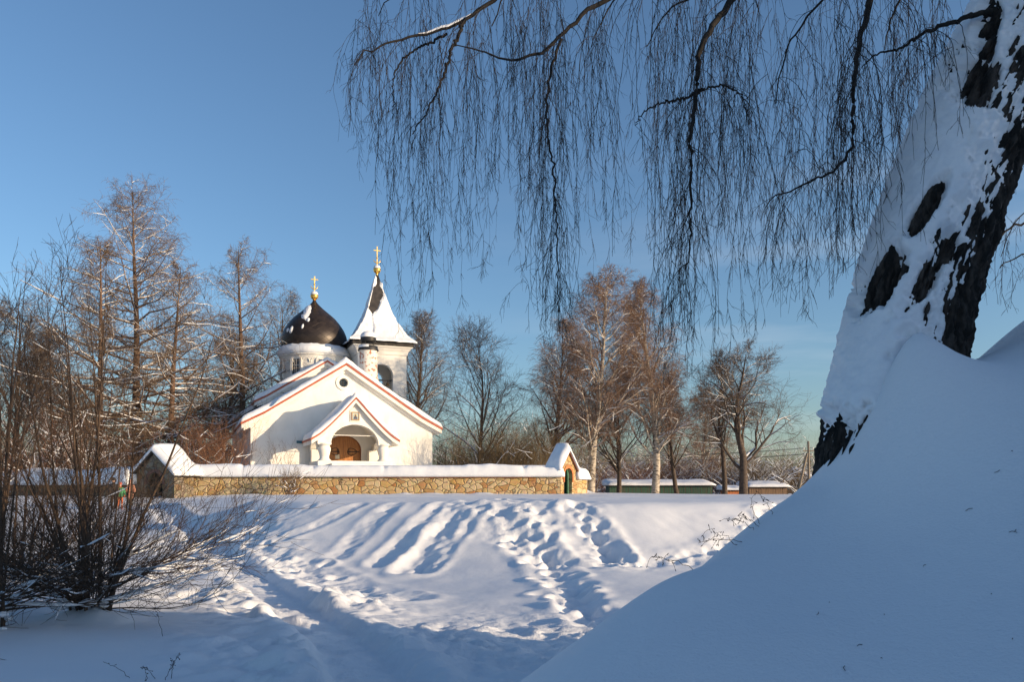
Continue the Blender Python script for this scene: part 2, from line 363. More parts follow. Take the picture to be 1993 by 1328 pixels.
for p in [(0, 0, -1.22), (-3, 2, -1.3), (-7, -1, -1.2), (-10, 6, -1.25), (-16, 8, -1.1), (-22, 15, -1.0), (-30, 25, -.8), (3, 8, -1.6), (6, 12, -1.6), (9, 16, -1.4), (14, 20, -.9), (20, 25, -.4), (20, 12, -.9), (30, 20, -.4), (2, -6, -1.2), (30, 0, -1)]:
    gp.append(np.array(p))
gp = np.array(gp)
ftps = tps(gp[:, :2], gp[:, 2])

def seg_dist(X, Y, path):
    """distance to a polyline and arclength position"""
    best = np.full(X.shape, 1e9); S = np.zeros(X.shape); acc = 0; side = np.zeros(X.shape)
    P = np.array(path, float)
    for a, b in zip(P[:-1], P[1:]):
        d = b - a; l = np.hypot(*d); t = np.clip(((X - a[0]) * d[0] + (Y - a[1]) * d[1]) / l ** 2, 0, 1)
        q = np.hypot(X - a[0] - t * d[0], Y - a[1] - t * d[1]); m = q < best
        best = np.where(m, q, best); S = np.where(m, acc + t * l, S)
        side = np.where(m, np.sign(d[0] * (Y - a[1]) - d[1] * (X - a[0])), side); acc += l
    return best, S, side
def PW(l):
    return [tuple(W(*p)[:2]) for p in l]
PATH = PW([(290, 984, 40), (322, 1000, 34), (372, 1035, 28), (440, 1090, 21.5), (500, 1135, 17.6), (560, 1185, 14.4), (640, 1245, 11.2), (720, 1310, 8.6), (775, 1370, 6.8)]) + [(-.5, 4), (0, 1), (.2, -3)]
SLIDES = [(PW([(905, 984, 23.6), (860, 1030, 22), (795, 1105, 19.6)]), .34, .20), (PW([(868, 984, 23.7), (800, 1040, 21.9), (740, 1090, 20.3)]), .30, .16),
          (PW([(930, 990, 23.2), (885, 1050, 21.4), (820, 1110, 19.4)]), .28, .14), (PW([(765, 990, 24.0), (690, 1050, 22.0), (655, 1080, 21.0)]), .3, .10), (PW([(700, 983, 24.4), (610, 1030, 23.2), (570, 1050, 22.9)]), .22, .08),
          (PW([(1062, 986, 22.8), (1110, 1030, 21.6), (1165, 1078, 20.3)]), .5, .22), (PW([(1120, 986, 22.8), (1165, 1035, 21.5), (1200, 1090, 20)]), .36, .20),
          (PW([(600, 990, 24.8), (560, 1005, 24.4), (520, 1020, 24.2)]), .2, .06)]
TRAILS = [(PW([(955, 984, 23), (975, 1020, 21.9), (1010, 1060, 20.8), (1050, 1092, 19.8), (1090, 1120, 18), (1110, 1150, 16.4), (1130, 1185, 14.6), (1160, 1215, 13)]), .42, 46),
          (PW([(1010, 984, 23), (1030, 1030, 21.6), (1040, 1070, 20.4), (1080, 1100, 19.4)]), .5, 26),
          (PW([(1130, 984, 22.9), (1160, 1040, 21.4), (1195, 1098, 19.7)]), .35, 22),
          (PW([(1060, 1096, 19.6), (1200, 1100, 19.3), (1330, 1085, 20), (1430, 1062, 21.4), (1500, 1010, 23.6), (1520, 980, 25)]), .35, 44),
          (PW([(1110, 1140, 17), (1135, 1180, 14.8), (1150, 1215, 13.2)]), .3, 22),
          (PW([(440, 1040, 25), (540, 1095, 20.6), (640, 1130, 18), (760, 1160, 16)]), .8, 60),
          (PW([(990, 976, 27), (1100, 980, 25), (1040, 982, 24)]), .8, 16),
          (PW([(250, 1140, 16), (330, 1120, 17), (410, 1105, 18.6)]), .6, 22),
          (PW([(320, 1160, 14), (460, 1180, 14), (540, 1230, 11.6)]), .5, 26)]
stamps = []
for path, spread, n in TRAILS:
    P = np.array(path); seg = np.linalg.norm(np.diff(P, axis=0), axis=1); S = np.concatenate([[0], np.cumsum(seg)])
    for k in range(0, n, 1):
        if rng.random() < .45: continue
        s = (k + .5) / n * S[-1] + rng.normal() * .25
        stamps.append((np.interp(s, S, P[:, 0]) + rng.normal() * spread * .5 + (.12 if k % 2 else -.12), np.interp(s, S, P[:, 1]) + rng.normal() * spread * .5, .11 + .09 * rng.random(), .05 + .07 * rng.random()))
CH = np.array([-11.87, 56.0]); CA = R(22)
def base_h(X, Y):
    Xc = np.clip(X, -28, 26); Yc = np.clip(Y, -5, 48)
    h = ftps(Xc, Yc)
    cap = -.055 - .0012 * np.clip(45 - Y, 0, 40); h = cap - np.log1p(np.exp(np.clip((cap - h) * 14, -40, 40))) / 14 + .03
    # terraces of the churchyard behind the wall
    u = (X - CH[0]) * math.cos(CA) + (Y - CH[1]) * math.sin(CA); v = -(X - CH[0]) * math.sin(CA) + (Y - CH[1]) * math.cos(CA)
    m = sstep(-17, -12, -np.abs(u + 1)) * sstep(46.6, 50, Y) * sstep(-30, -24, -v) * sstep(5.5, 2.5, X - (Y - 45) * -.0)
    far = sstep(48, 70, np.hypot(X * .9, Y * .95))
    h = h * (1 - far) + (-.45 + .6 * vnoise(X * .03, Y * .03)) * far
    h = h + 1.75 * m
    hills = sstep(150, 900, np.hypot(X, Y)) * (4 + 16 * (vnoise(X * .004 + 9, Y * .004) + .5))
    return h + hills
def detail(X, Y):
    d = np.zeros(X.shape); rough = np.zeros(X.shape)
    near = sstep(46, 40, Y) * sstep(1, 3, Y)
    d += .07 * fbm(X * .35, Y * .35, 4) * near
    # embankment mask
    hgt = base_h(X, Y); face = sstep(-.15, -.5, hgt) * sstep(-1.75, -1.3, hgt) * sstep(17, 19, Y) * sstep(28, 24, Y)
    q, S, side = seg_dist(X, Y, PATH)
    w = .44 * (1 + .22 * fbm(S * .7, S * 0, 3))
    d += -.12 * sstep(w + .16, w - .08, q) + .06 * np.exp(-((q - w - .28) / .22) ** 2)
    pr = sstep(w + .05, w - .15, q); rough = np.maximum(rough, pr * .75)
    d += pr * .045 * fbm(X * 5, Y * 5, 3)
    lum = sstep(2.6, .7, q) * (1 - pr) * (.35 + .65 * sstep(-.05, .2, fbm(X * .35 + 4, Y * .35, 3)))
    lum = lum * sstep(30, 22, Y)
    n1 = fbm(X * 1.7 + 11, Y * 1.7 + 3, 4, .58)
    d += lum * (.22 * np.abs(n1) ** .8 + .15 * np.maximum(n1, 0)); rough = np.maximum(rough, lum * .6)
    # churned snow on the valley floor beside the bank
    ch = np.exp(-(((X - .6) / 2.6) ** 2 + ((Y - 10.6) / 2.6) ** 2)) * 1.3; ch = np.clip(ch, 0, 1)
    d += ch * (.13 * fbm(X * 2.6, Y * 2.6, 4, .6) + .03 * fbm(X * 9, Y * 9, 2)); rough = np.maximum(rough, ch)
    for path, wd, dep in SLIDES:
        q, S, side = seg_dist(X, Y, path); q = q + .10 * fbm(S * 1.4 + wd * 50, S * 0 + dep * 90, 3)
        dep *= .48 * (.7 + .6 * sstep(-.3, .3, fbm(S * .8, S * 0 + wd * 30, 2))); d += -dep * np.exp(-(q / wd) ** 2) + dep * .6 * np.exp(-((q - wd * 1.45) / (wd * .5)) ** 2)
        d += .05 * fbm(X * 4, Y * 4, 3) * np.exp(-(q / wd / 1.4) ** 2)
    d += face * .07 * fbm((X * .8 + Y * .75) * .9, (X * .6 - Y * .8) * .45, 3)
    # soft drifts on the smooth right slope
    d += .05 * fbm(X * .9 + 30, Y * .9, 3) * sstep(1, 4, X) * face
    for path, spread, n in TRAILS:
        q, S, side = seg_dist(X, Y, path); q = q + .15 * fbm(S * 1.1 + n, S * 0 + n, 3); m_ = np.exp(-(q / (spread * .75 + .12)) ** 2)
        d += m_ * (-.08 + .13 * fbm(X * 2.3 + n, Y * 2.3, 3, .6)) + .05 * np.exp(-((q - spread * 1.1 - .2) / .2) ** 2) * (.5 + fbm(X * 1.7, Y * 1.7 + n, 2)); rough = np.maximum(rough, m_ * .5)
    for cx, cy, r, dep in stamps:
        m = (np.abs(X - cx) < .8) & (np.abs(Y - cy) < .8)
        if not m.any(): continue
        x = X[m] - cx; y = Y[m] - cy; q = np.hypot(x, y)
        d[m] += -dep * np.exp(-(q / r) ** 4) + dep * .3 * np.exp(-((q - r * 1.75) / (r * .55)) ** 2) * (1 + .8 * vnoise((x + cx) * 5, (y + cy) * 5))
    d += .20 * np.exp(-(((X + 6.0) / .45) ** 2 + ((Y - 11.35) / .42) ** 2)) + .12 * np.exp(-(((X + 5.6) / .3) ** 2 + ((Y - 11.0) / .25) ** 2)) + .05 * fbm(X * 3, Y * 3, 3) * np.exp(-(((X + 6.0) / 1.2) ** 2 + ((Y - 11.2) / 1.2) ** 2))
    # drifts at the foot of the stone wall
    d += .16 * np.clip(fbm(X * .7 + 50, Y * 0 + 2, 3), -.1, 1) * np.exp(-((Y - 44.2) / .5) ** 2) * (X > -19) * (X < 5)
    return d * 1.0, rough
def ground_h(x, y):
    X = np.array([float(x)]); Y = np.array([float(y)]); return float(base_h(X, Y)[0] + detail(X, Y)[0][0])
def axis(parts):
    out = [parts[0][0]]
    for a, b, st in parts:
        n = max(1, int(round((b - a) / st))); out += list(np.linspace(a, b, n + 1)[1:])
    return np.array(out)
ax = axis([(-1500, -300, 100), (-300, -60, 20), (-60, -28, 2), (-28, -15, .25), (-15, 11, .055), (11, 22, .3), (22, 60, 2), (60, 300, 20), (300, 1500, 100)])
ay = axis([(-80, -6, 6), (-6, 5, .3), (5, 26, .055), (26, 47, .14), (47, 80, .8), (80, 300, 12), (300, 3000, 135)])
X, Y = np.meshgrid(ax, ay, indexing='ij'); H = base_h(X, Y)
i0, i1 = np.searchsorted(ax, [-29, 24]); j0, j1 = np.searchsorted(ay, [0, 47])
dd, rr = detail(X[i0:i1, j0:j1], Y[i0:i1, j0:j1]); H[i0:i1, j0:j1] += dd
RR = np.zeros(X.shape); RR[i0:i1, j0:j1] = rr
V = np.stack([X, Y, H], -1).reshape(-1, 3); I = np.arange(X.size).reshape(X.shape)
Q = np.stack([I[:-1, :-1], I[1:, :-1], I[1:, 1:], I[:-1, 1:]], -1).reshape(-1, 4)
g = mesh_np('ground', V, Q, GROUND); tag(g, kind='structure')
at = g.data.attributes.new('rough_snow', 'FLOAT', 'POINT'); at.data.foreach_set('value', RR.astype(np.float32).ravel())

# the near snow bank that rises to the right (its unseen rise beyond is shaped to cast shade)
bk = [(-.7, 2.2, -.62), (.11, 3.2, -.34), (.46, 3.6, -.18), (.78, 4.0, -.026), (1.32, 4.5, .16), (1.65, 4.8, .37), (1.86, 5.0, .47),
      (1.67, 2.6, -.17), (.6, 2.4, -.48), (0, 1.2, -.9), (1.0, 0, -.8), (2.2, 1.0, -.2), (3.0, 2.6, .45), (2.2, 3.6, .32), (1.3, 3.6, .02), (2.9, 3.8, .75),
      (1.92, 4.72, .50), (1.99, 4.66, .62)] + [tuple(W(*q)) for q in ((1684, 866, 4.58), (1716, 818, 4.55), (1738, 740, 4.55), (1768, 655, 4.57), (1790, 638, 4.60), (1806, 656, 4.60), (1828, 686, 4.60), (1862, 712, 4.68), (1900, 702, 4.9), (1940, 680, 5.2))] + [(2.2, 4.15, .62), (2.6, 4.05, .84),
      (3.35, 5.3, 1.50), (3.9, 6.0, 1.66), (4.6, 6.4, 1.9), (4.0, 4.0, 1.5), (4.0, 2, 1.2), (4, -1, 1.2), (6, 3, 2.9), (8, 1, 4.3), (8, 5, 1.7), (8, 3, 3.2), (11, -2, 6.3), (12, .6, 5.3), (12, 2.4, 3.0), (16, -1.4, 6.3), (16, 1, 3.6), (16, 4, .8), (20, 4, .2), (20, 0, 3.2), (26, 4, -.3), (25, 0, 2.0), (22, -3.5, 6.0),
      (2.2, 5.7, .35), (1.2, 5.6, -.35), (.5, 4.9, -.75), (-.3, 4.2, -1.0), (-1.2, 3.2, -1.35), (-1.4, 1.4, -1.5), (3.2, 6.8, .3), (4.8, 7.8, .2), (2.2, 7.2, -.9), (.8, 6.6, -1.7), (-.6, 5.6, -2.0), (-2, 4.2, -2.2),
      (4.2, 9, -1.2), (6.5, 9, -.8), (7.5, 11, -2.0), (10, 9, -1.0), (11, 12, -2.2), (15, 10, -1.0), (17, 13, -2.0), (24, 8, -1.2), (24, 13, -2.2), (2, 10, -3.0), (-2.5, 1, -2), (-1.5, -2, -1.8), (1, -3, -1.0), (4, -5, .8), (12, -6, 6.5), (28, -3, 4.5), (28, 8, -1.4), (30, 14, -2.5)]
bk = np.array(bk)
fb = tps(bk[:, :2], bk[:, 2], .00008)
bx = axis([(-3, 7, .04), (7, 12, .15), (12, 28, .5)]); by = axis([(-6, 1, .2), (1, 8.5, .04), (8.5, 14, .25)])
X, Y = np.meshgrid(bx, by, indexing='ij')
Hb = fb(X, Y) + .035 * fbm(X * .8 + 40, Y * .8, 3) * sstep(-1, 1, X) + .9 * fbm(X * .35 + 40, Y * .35, 4) * sstep(5.5, 9, X)  # bumps on the unseen rise break up the edge of its shadow
# little hollow where the trunk pushes through
mb = mesh_np('hill', np.stack([X, Y, Hb], -1).reshape(-1, 3), (lambda I: np.stack([I[:-1, :-1], I[1:, :-1], I[1:, 1:], I[:-1, 1:]], -1).reshape(-1, 4))(np.arange(X.size).reshape(X.shape)), GROUND)
tag(mb, kind='structure')
def _bh(x, y): return fb(np.array([x]), np.array([y]))[0] + .035 * fbm(np.array([x * .8 + 40]), np.array([y * .8]), 3)[0] * float(sstep(-1, 1, x))
lit = MB(); _g = np.random.default_rng(5)
for k in range(40):
    x = 1.2 + 2.6 * _g.random(); y = 2.4 + (x * .55) * _g.random() + .2; z = _bh(x, y); a = _g.random() * 6.3; l = .006 + .03 * _g.random() ** 3
    lit.tube([(x, y, z + .002), (x + l * .5 * math.cos(a), y + l * .5 * math.sin(a), _bh(x + l * .5 * math.cos(a), y + l * .5 * math.sin(a)) + .004), (x + l * math.cos(a + .4), y + l * math.sin(a + .4), _bh(x + l * math.cos(a + .4), y + l * math.sin(a + .4)) + .003)], .0012, 4)
lo = lit.build('twig_litter', TWIG); tag(lo, 'specks of fallen birch twigs and seeds scattered on the near snow bank', 'litter', None, 'stuff')
def bank_h(x, y): return float(fb(np.array([float(x)]), np.array([float(y)]))[0])

# ------------------------------------------------------------------ church
ch = empty('church', (CH[0], CH[1], 0), CA)
tag(ch, 'white plastered church with snow-covered gabled roofs, black dome and bell tower', 'church')
chW = np.array([[math.cos(CA), math.sin(CA)], [-math.sin(CA), math.cos(CA)]])
def ch_world(P):
    P = np.asarray(P, float); out = P.copy()
    out[..., 0] = CH[0] + P[..., 0] * math.cos(CA) - P[..., 1] * math.sin(CA); out[..., 1] = CH[1] + P[..., 0] * math.sin(CA) + P[..., 1] * math.cos(CA); return out
CX = .15
pr1 = [(0, 9.0), (5.5, 5.42), (6.95, 4.66)]
def prz(pr, u): return float(np.interp(abs(u), [p[0] for p in pr], [p[1] for p in pr]))
def gable_outline(pr, hw, z0, drop, cx=0, n=10):
    us = [-hw + 2 * hw * k / (2 * n) for k in range(2 * n + 1)]
    return [(cx - hw, z0)] + [(cx + u, prz(pr, u) - drop) for u in us] + [(cx + hw, z0)]
def band(pr, hw, top, bot, cx=0, n=14):
    us = [-hw + 2 * hw * k / (2 * n) for k in range(2 * n + 1)]
    return [(cx + u, prz(pr, u) - top) for u in us] + [(cx + u, prz(pr, u) - bot) for u in reversed(us)]
def circle(cx, cz, r, n=28): return [(cx + r * math.cos(2 * PI * k / n), cz + r * math.sin(2 * PI * k / n)) for k in range(n)]
door_hole = arch(.05, 2.05, 2.95, 1.22, 1.0)
walls = MB()
walls.panel(gable_outline(pr1, 6.35, -.5, .40, CX), [door_hole, circle(.02, 7.66, .30)], 0, .55)
walls.box(CX - 6.35, CX - 5.8, .552, 8.0, -.5, prz(pr1, 6.35) - .42); walls.box(CX + 5.8, CX + 6.35, .552, 8.0, -.5, prz(pr1, 6.35) - .42)
walls.panel(gable_outline(pr1, 6.34, -.5, .41, CX), [], 7.6, 8.0)
nave = walls.build('nave', PLASTER, ch)
fl = MB(); fl.box(-4.8, 5, .56, 7.6, 1.7, 2.0); fl.build('floor', PLASTER, nave)
rf = MB(); rf.panel(band(pr1, 6.95, .155, .43, CX), [], -.42, 8.3); roof = rf.build('nave_roof', PLASTER, ch)
rf = MB(); rf.panel(band(pr1, 6.80, .432, .62, CX), [], -.16, 0.002); rf.build('cornice', PLASTER, roof)
rf = MB(); rf.panel(band(pr1, 7.0, 0, .153, CX), [], -.47, 8.32); rf.build('roof_edge', REDTIN, roof)
gap = lambda U, V: 1 - .85 * np.exp(-((U + 5.0) / .28) ** 2) * (V < -.2)
gable_snow('roof_snow', pr1, -.44, 8.2, .36, roof, SNOW, 3, .05, CX, gap)
# round window
r_ = MB(); r_.panel(circle(.02, 7.66, .52), [circle(.02, 7.66, .33)], -.07, .001)
rw = r_.build('round_window', PLASTER, ch, bevel=.02)
g_ = MB(); g_.panel(circle(.02, 7.66, .31), [], .22, .25); g_.build('pane', GLASS, rw)
g_ = MB(); g_.box(-.005, .045, .17, .21, 7.36, 7.96); g_.box(-.28, .32, .172, .208, 7.64, 7.68); g_.build('glazing_bar', IRON, rw)
# side wall blind arches
for v0 in (2.0, 3.6):
    q = MB(); 
    q.add([], [])
    hole = arch(0, 1.9, 3.35, .26, .3, 10); outer = arch(0, 1.7, 3.35, .46, .5, 10)
    q.panel(outer, [[(a, b) for a, b in hole]], 0, .12)
    o = q.build('window_surround', PLASTER, ch); o.location = (CX - 6.35, v0, 0); o.rotation_euler = (0, 0, R(-90))
    q = MB(); q.panel(hole, [], .02, .06); p = q.build('pane', GLASS, o)
# door leaves
dw = MB()
def door_leaf(side):
    P = []
    x0, x1 = (.05 - 1.18, .035) if side < 0 else (.065, .05 + 1.18)
    xs = [x0 + (x1 - x0) * k / 12 for k in range(13)]
    top = [(x, 2.95 + .96 * math.sqrt(max(0, 1 - ((x - .05) / 1.2) ** 2))) for x in xs]
    return [(x0, 2.06)] + top + [(x1, 2.06)]
for s in (-1, 1):
    d_ = MB(); d_.panel(door_leaf(s), [], .24, .32)
    for k in range(1, 5):      # plank grooves as raised ribs
        x = .05 + s * (.12 + .23 * k)
        zt = 2.95 + .94 * math.sqrt(max(0, 1 - ((x - .05) / 1.2) ** 2))
        d_.box(x - .012, x + .012, .228, .242, 2.1, zt - .03)
    d_.box(.05 + s * .02 - .03, .05 + s * .02 + .03, .20, .239, 2.08, 3.86) if s > 0 else None
    dl = d_.build('door', DOORW, ch, bevel=.01)
    hg = MB(); z = 2.82; xc = .05 + s * .62
    hg.box(min(.05 + s * 1.12, .05 + s * .30), max(.05 + s * 1.12, .05 + s * .30), .205, .226, z - .03, z + .03)
    for sg in (-1, 1):
        pts = [(xc + s * .32 * math.cos(a) * (1), .212, z + sg * .24 * math.sin(a) ** 1.0 * (1 - .3 * math.cos(a))) for a in [PI * k / 10 for k in range(11)]]
        hg.tube(pts, .022, 6)
    hg.tube([(xc - s * .22, .212, z - .17), (xc - s * .22, .212, z + .17)], .018, 6)
    hg.build('hinge', IRON, dl)
nt_ = MB(); nt_.box(-.52, -.22, .215, .236, 2.30, 2.62); nt_.build('notice', noise_mat('paper', (.6, .55, .45), (.7, .66, .55), 6, .8, 0), ch)
af = MB(); af.panel([(a, b) for a, b in arch(.05, 2.05, 2.95, 1.34, 1.12)], [arch(.05, 2.06, 2.95, 1.2, .98)], .06, .30)
# pointed red-brown head of the door frame
af.panel([(-.35, 3.96), (.05, 4.42), (.45, 3.96), (.05, 4.03)], [], .002, .09)
af.build('door_frame', noise_mat('red_brown_wood', (.26, .08, .03), (.36, .13, .05), 5, .6, 0), ch)

# porch
PV = -4.0
pr2 = [(0, 6.22), (.9, 5.22), (1.75, 4.33), (2.35, 3.80), (2.88, 3.46)]
PCX = .08
porch = MB()
us = np.linspace(-2.42, 2.42, 25)
top = [(PCX + u, prz(pr2, u) - .40) for u in us]
arc_in = [(PCX + 1.56 * math.cos(a), 3.12 + 1.32 * math.sin(a)) for a in [PI * k / 22 for k in range(23)]]
porch.panel([(PCX - 2.42, 3.12)] + top + [(PCX + 2.42, 3.12)] + arc_in, [], PV, PV + .6)
porch_o = porch.build('porch', PLASTER, ch, bevel=.03)
for s in (-1, 1):      # side walls with arches, built along v
    q = MB()
    arc = [(2.0 + 1.35 * math.cos(a), 2.75 + .75 * math.sin(a)) for a in [PI * k / 16 for k in range(17)]]
    q.panel([(.6, 2.75), (.6, 3.38), (3.98, 3.38), (3.98, 2.75)] + arc, [], 0, .5)
    o = q.build('side_arch', PLASTER, porch_o); o.location = (PCX + (-1.92 if s < 0 else 2.42), PV, 0); o.rotation_euler = (0, 0, R(90))
ivm = MB()
ivm.panel(arch(PCX, 3.5, 3.5, 1.75, 1.2), [], -.9, -.002); 
for s in (-1, 1):
    c_ = MB()
    prof = [(.46, 1.6), (.46, 2.02), (.40, 2.10), (.31, 2.2), (.30, 2.34), (.36, 2.55), (.41, 2.75), (.40, 2.9), (.33, 3.0), (.36, 3.06), (.46, 3.12), (.46, 3.2), (.01, 3.21)]
    c_.lathe(prof, PCX + s * 1.95, PV + .34, 28); c_.build('column', PLASTER, porch_o, smooth=True)
    c_ = MB(); c_.box(PCX + s * 1.98 - .4, PCX + s * 1.98 + .4, -.75, -.02, 1.6, 2.9); c_.build('pilaster', PLASTER, porch_o, bevel=.04)
q = MB(); q.box(PCX - 2.45, PCX + 2.45, PV - .15, -.01, .3, 2.04); q.box(PCX - 1.7, PCX + 1.7, PV - 1.0, PV - .16, .3, 1.85); q.build('steps', PLASTER, porch_o, bevel=.05)
q = MB(); q.tube([(PCX - 1.62, PV + .3, 3.73), (PCX + 1.62, PV + .3, 3.73)], .028, 8); q.build('tie_rod', PLASTER, porch_o)
prf = MB(); prf.panel(band(pr2, 2.86, .125, .38, PCX), [], PV - .34, -.01); pro = prf.build('porch_roof', PLASTER, ch)
prf = MB(); prf.panel(band(pr2, 2.92, 0, .123, PCX), [], PV - .38, -.012); prf.build('roof_edge', REDTIN, pro)
gable_snow('roof_snow', pr2, PV - .34, -.08, .34, pro, SNOW, 9, .02, PCX)
# icon in the gable
q = MB(); q.panel([(PCX - .34, 4.62), (PCX + .34, 4.62), (PCX + .34, 5.36), (PCX, 5.62), (PCX - .34, 5.36)], [], PV - .06, PV + .01); q.build('niche', PLASTER, porch_o)

# second taller gable (transept)
pr3 = [(0, 10.36), (4.6, 7.42), (5.55, 6.92)]
C3 = .10
w3 = MB(); w3.panel(gable_outline(pr3, 4.95, 2, .38, C3), [], 8.05, 8.5); w3.panel(gable_outline(pr3, 4.95, -.5, .38, C3), [], 17.5, 18.0)
w3.box(C3 - 4.95, C3 - 4.5, 8.502, 17.498, -.5, prz(pr3, 4.95) - .4); w3.box(C3 + 4.5, C3 + 4.95, 8.502, 17.498, -.5, prz(pr3, 4.95) - .4)
w3.panel(arch(C3 - .1, 7.4, 8.2, 1.5, .9), [], 7.98, 8.04)
main = w3.build('main_hall', PLASTER, ch)
r3 = MB(); r3.panel(band(pr3, 5.5, .155, .38, C3), [], 7.55, 18.4); r3o = r3.build('main_roof', PLASTER, ch)
r3 = MB(); r3.panel(band(pr3, 5.56, 0, .153, C3), [], 7.5, 18.42); r3.build('roof_edge', REDTIN, r3o)
r3 = MB(); r3.panel(band(pr3, 5.3, .382, .56, C3), [], 7.8, 8.048); r3.build('cornice', PLASTER, r3o)
def drumhole(U, V): return np.where(((U) ** 2 + (V - 14.2) ** 2) < 2.5 ** 2, .05, 1.0)
gable_snow('roof_snow', pr3, 7.55, 18.3, .36, r3o, SNOW, 21, .05, C3)
# apse-like low annex on the far left side
ax_ = MB(); ax_.box(-6.6, -4.96, 9.6, 16.5, -.5, 5.3); ann = ax_.build('side_chapel', PLASTER, ch)
ar = MB(); ar.add([(-7.1, 9.2, 5.15), (-4.96, 9.2, 6.5), (-4.96, 16.9, 6.5), (-7.1, 16.9, 5.15), (-7.1, 9.2, 5.35), (-4.96, 9.2, 6.7), (-4.96, 16.9, 6.7), (-7.1, 16.9, 5.35)], [(0, 3, 2, 1), (4, 5, 6, 7), (0, 1, 5, 4), (1, 2, 6, 5), (2, 3, 7, 6), (3, 0, 4, 7)]); ar.build('roof', DARKM, ann)
u = np.linspace(-7.15, -4.96, 20); v = np.linspace(9.15, 16.95, 50); U, Vv = np.meshgrid(u, v, indexing='ij'); zb = np.interp(U, [-7.1, -4.96], [5.36, 6.71])
e = np.clip(np.minimum(U + 7.15, np.minimum(Vv - 9.15, 16.95 - Vv)) / .3, 0, 1)
sheet('roof_snow', np.stack([U, Vv, zb + .35 * (.3 + .7 * np.sqrt(1 - (1 - e) ** 2)) + .06 * fbm(U, Vv)], -1), np.stack([U, Vv, zb], -1), SNOW, ann)

# drum + dome
DC = (0.0, 14.0)
dr = MB(); dr.lathe([(2.74, 6.5), (2.74, 10.9), (2.80, 11.0), (2.86, 11.3), (2.98, 11.36), (2.98, 11.46), (.1, 11.5)], DC[0], DC[1], 64)
drum = dr.build('drum', PLASTER, ch, smooth=True)
nwin = 8
for k in range(nwin):
    a = R(-90 - 22 - 12) + k * 2 * PI / nwin + R(-6)
    rt = empty('window', (DC[0] + 2.74 * math.cos(a), DC[1] + 2.74 * math.sin(a), 0), a + PI / 2, ch)
    q = MB(); q.panel(arch(0, 9.5, 10.85, .52, .48, 12), [arch(0, 9.52, 10.85, .36, .34, 12)], -.09, .12); q.build('window_surround', PLASTER, rt, bevel=.02)
    q = MB(); q.panel(arch(0, 9.5, 10.85, .37, .35, 12), [], -.035, .05); q.build('pane', GLASS, rt)
    q = MB(); q.box(-.02, .02, -.06, -.034, 9.5, 11.15); q.box(-.35, .35, -.058, -.036, 10.45, 10.49); q.box(-.2, -.18, -.058, -.036, 9.5, 10.9); q.box(.18, .2, -.058, -.036, 9.5, 10.9); q.build('window_frame', PLASTER, rt)
# arcature band
q = MB()
for k in range(24):
    a0 = 2 * PI * (k + .5) / 24
    if k % 3 == 0: continue
    pts = [(DC[0] + 2.79 * math.cos(a0 + .115 * math.cos(t)), DC[1] + 2.79 * math.sin(a0 + .115 * math.cos(t)), 10.72 + .38 * math.sin(t)) for t in [PI * j / 8 for j in range(9)]]
    q = MB(); q.tube(pts, .045, 6); q.build('blind_arch', PLASTER, drum)
# snow ring on the cornice
na = 140; th = np.linspace(0, 2 * PI, na + 1)[:-1]; prof = np.array([(2.99, 11.47), (3.07, 11.56), (3.10, 11.75), (3.04, 11.98), (2.92, 12.16), (2.80, 12.26), (2.66, 12.32), (2.4, 12.3)])
P = np.zeros((len(prof), na, 3)); nn = .06 * fbm(th[None] * 5, np.arange(len(prof))[:, None] * .5 + th[None] * 0, 3); nn[:, -6:] = nn[:, -6:] * .2; 
P[..., 0] = DC[0] + (prof[:, 0][:, None] + nn) * np.cos(th); P[..., 1] = DC[1] + (prof[:, 0][:, None] + nn) * np.sin(th); P[..., 2] = prof[:, 1][:, None] + nn * 1.6 * (np.arange(len(prof)) > 1)[:, None]
I = np.arange(P[..., 0].size).reshape(len(prof), na); J = np.roll(I, -1, 1)
mesh_np('cornice_snow', P.reshape(-1, 3), np.stack([I[:-1], J[:-1], J[1:], I[1:]], -1).reshape(-1, 4), SNOW, drum)
dprof = [(2.70, 12.1), (2.78, 12.6), (2.80, 12.95), (2.72, 13.4), (2.50, 13.9), (2.16, 14.4), (1.74, 14.9), (1.26, 15.3), (.80, 15.68), (.44, 16.02), (.20, 16.28), (.12, 16.42), (.10, 16.5)]
zi = np.linspace(12.1, 16.5, 46); ri = np.interp(zi, [p[1] for p in dprof], [p[0] for p in dprof]); ri = np.convolve(np.pad(ri, 2, mode='edge'), [.1, .2, .4, .2, .1], 'valid')
na = 96; th = np.linspace(0, 2 * PI, na + 1)
P = np.stack([DC[0] + ri[:, None] * np.cos(th), DC[1] + ri[:, None] * np.sin(th), zi[:, None] + 0 * th], -1)
I = np.arange(P[..., 0].size).reshape(len(zi), na + 1)
dome = mesh_np('dome', P.reshape(-1, 3), np.stack([I[:-1, :-1], I[:-1, 1:], I[1:, 1:], I[1:, :-1]], -1).reshape(-1, 4), TILES, ch)
arcl = np.concatenate([[0], np.cumsum(np.hypot(np.diff(zi), np.diff(ri)))])
uvl = dome.data.uv_layers.new(name='UVMap'); li = np.empty(len(dome.data.loops), dtype=np.int32); dome.data.loops.foreach_get('vertex_index', li)
uv = np.stack([(th[None] / (2 * PI) * 17.0 * math.sqrt(2) / 2 * 1.0 + 0 * zi[:, None]).ravel()[li] * 1.4, (arcl[:, None] * 1.35 + 0 * th).ravel()[li]], -1); uvl.data.foreach_set('uv', uv.astype(np.float32).ravel())

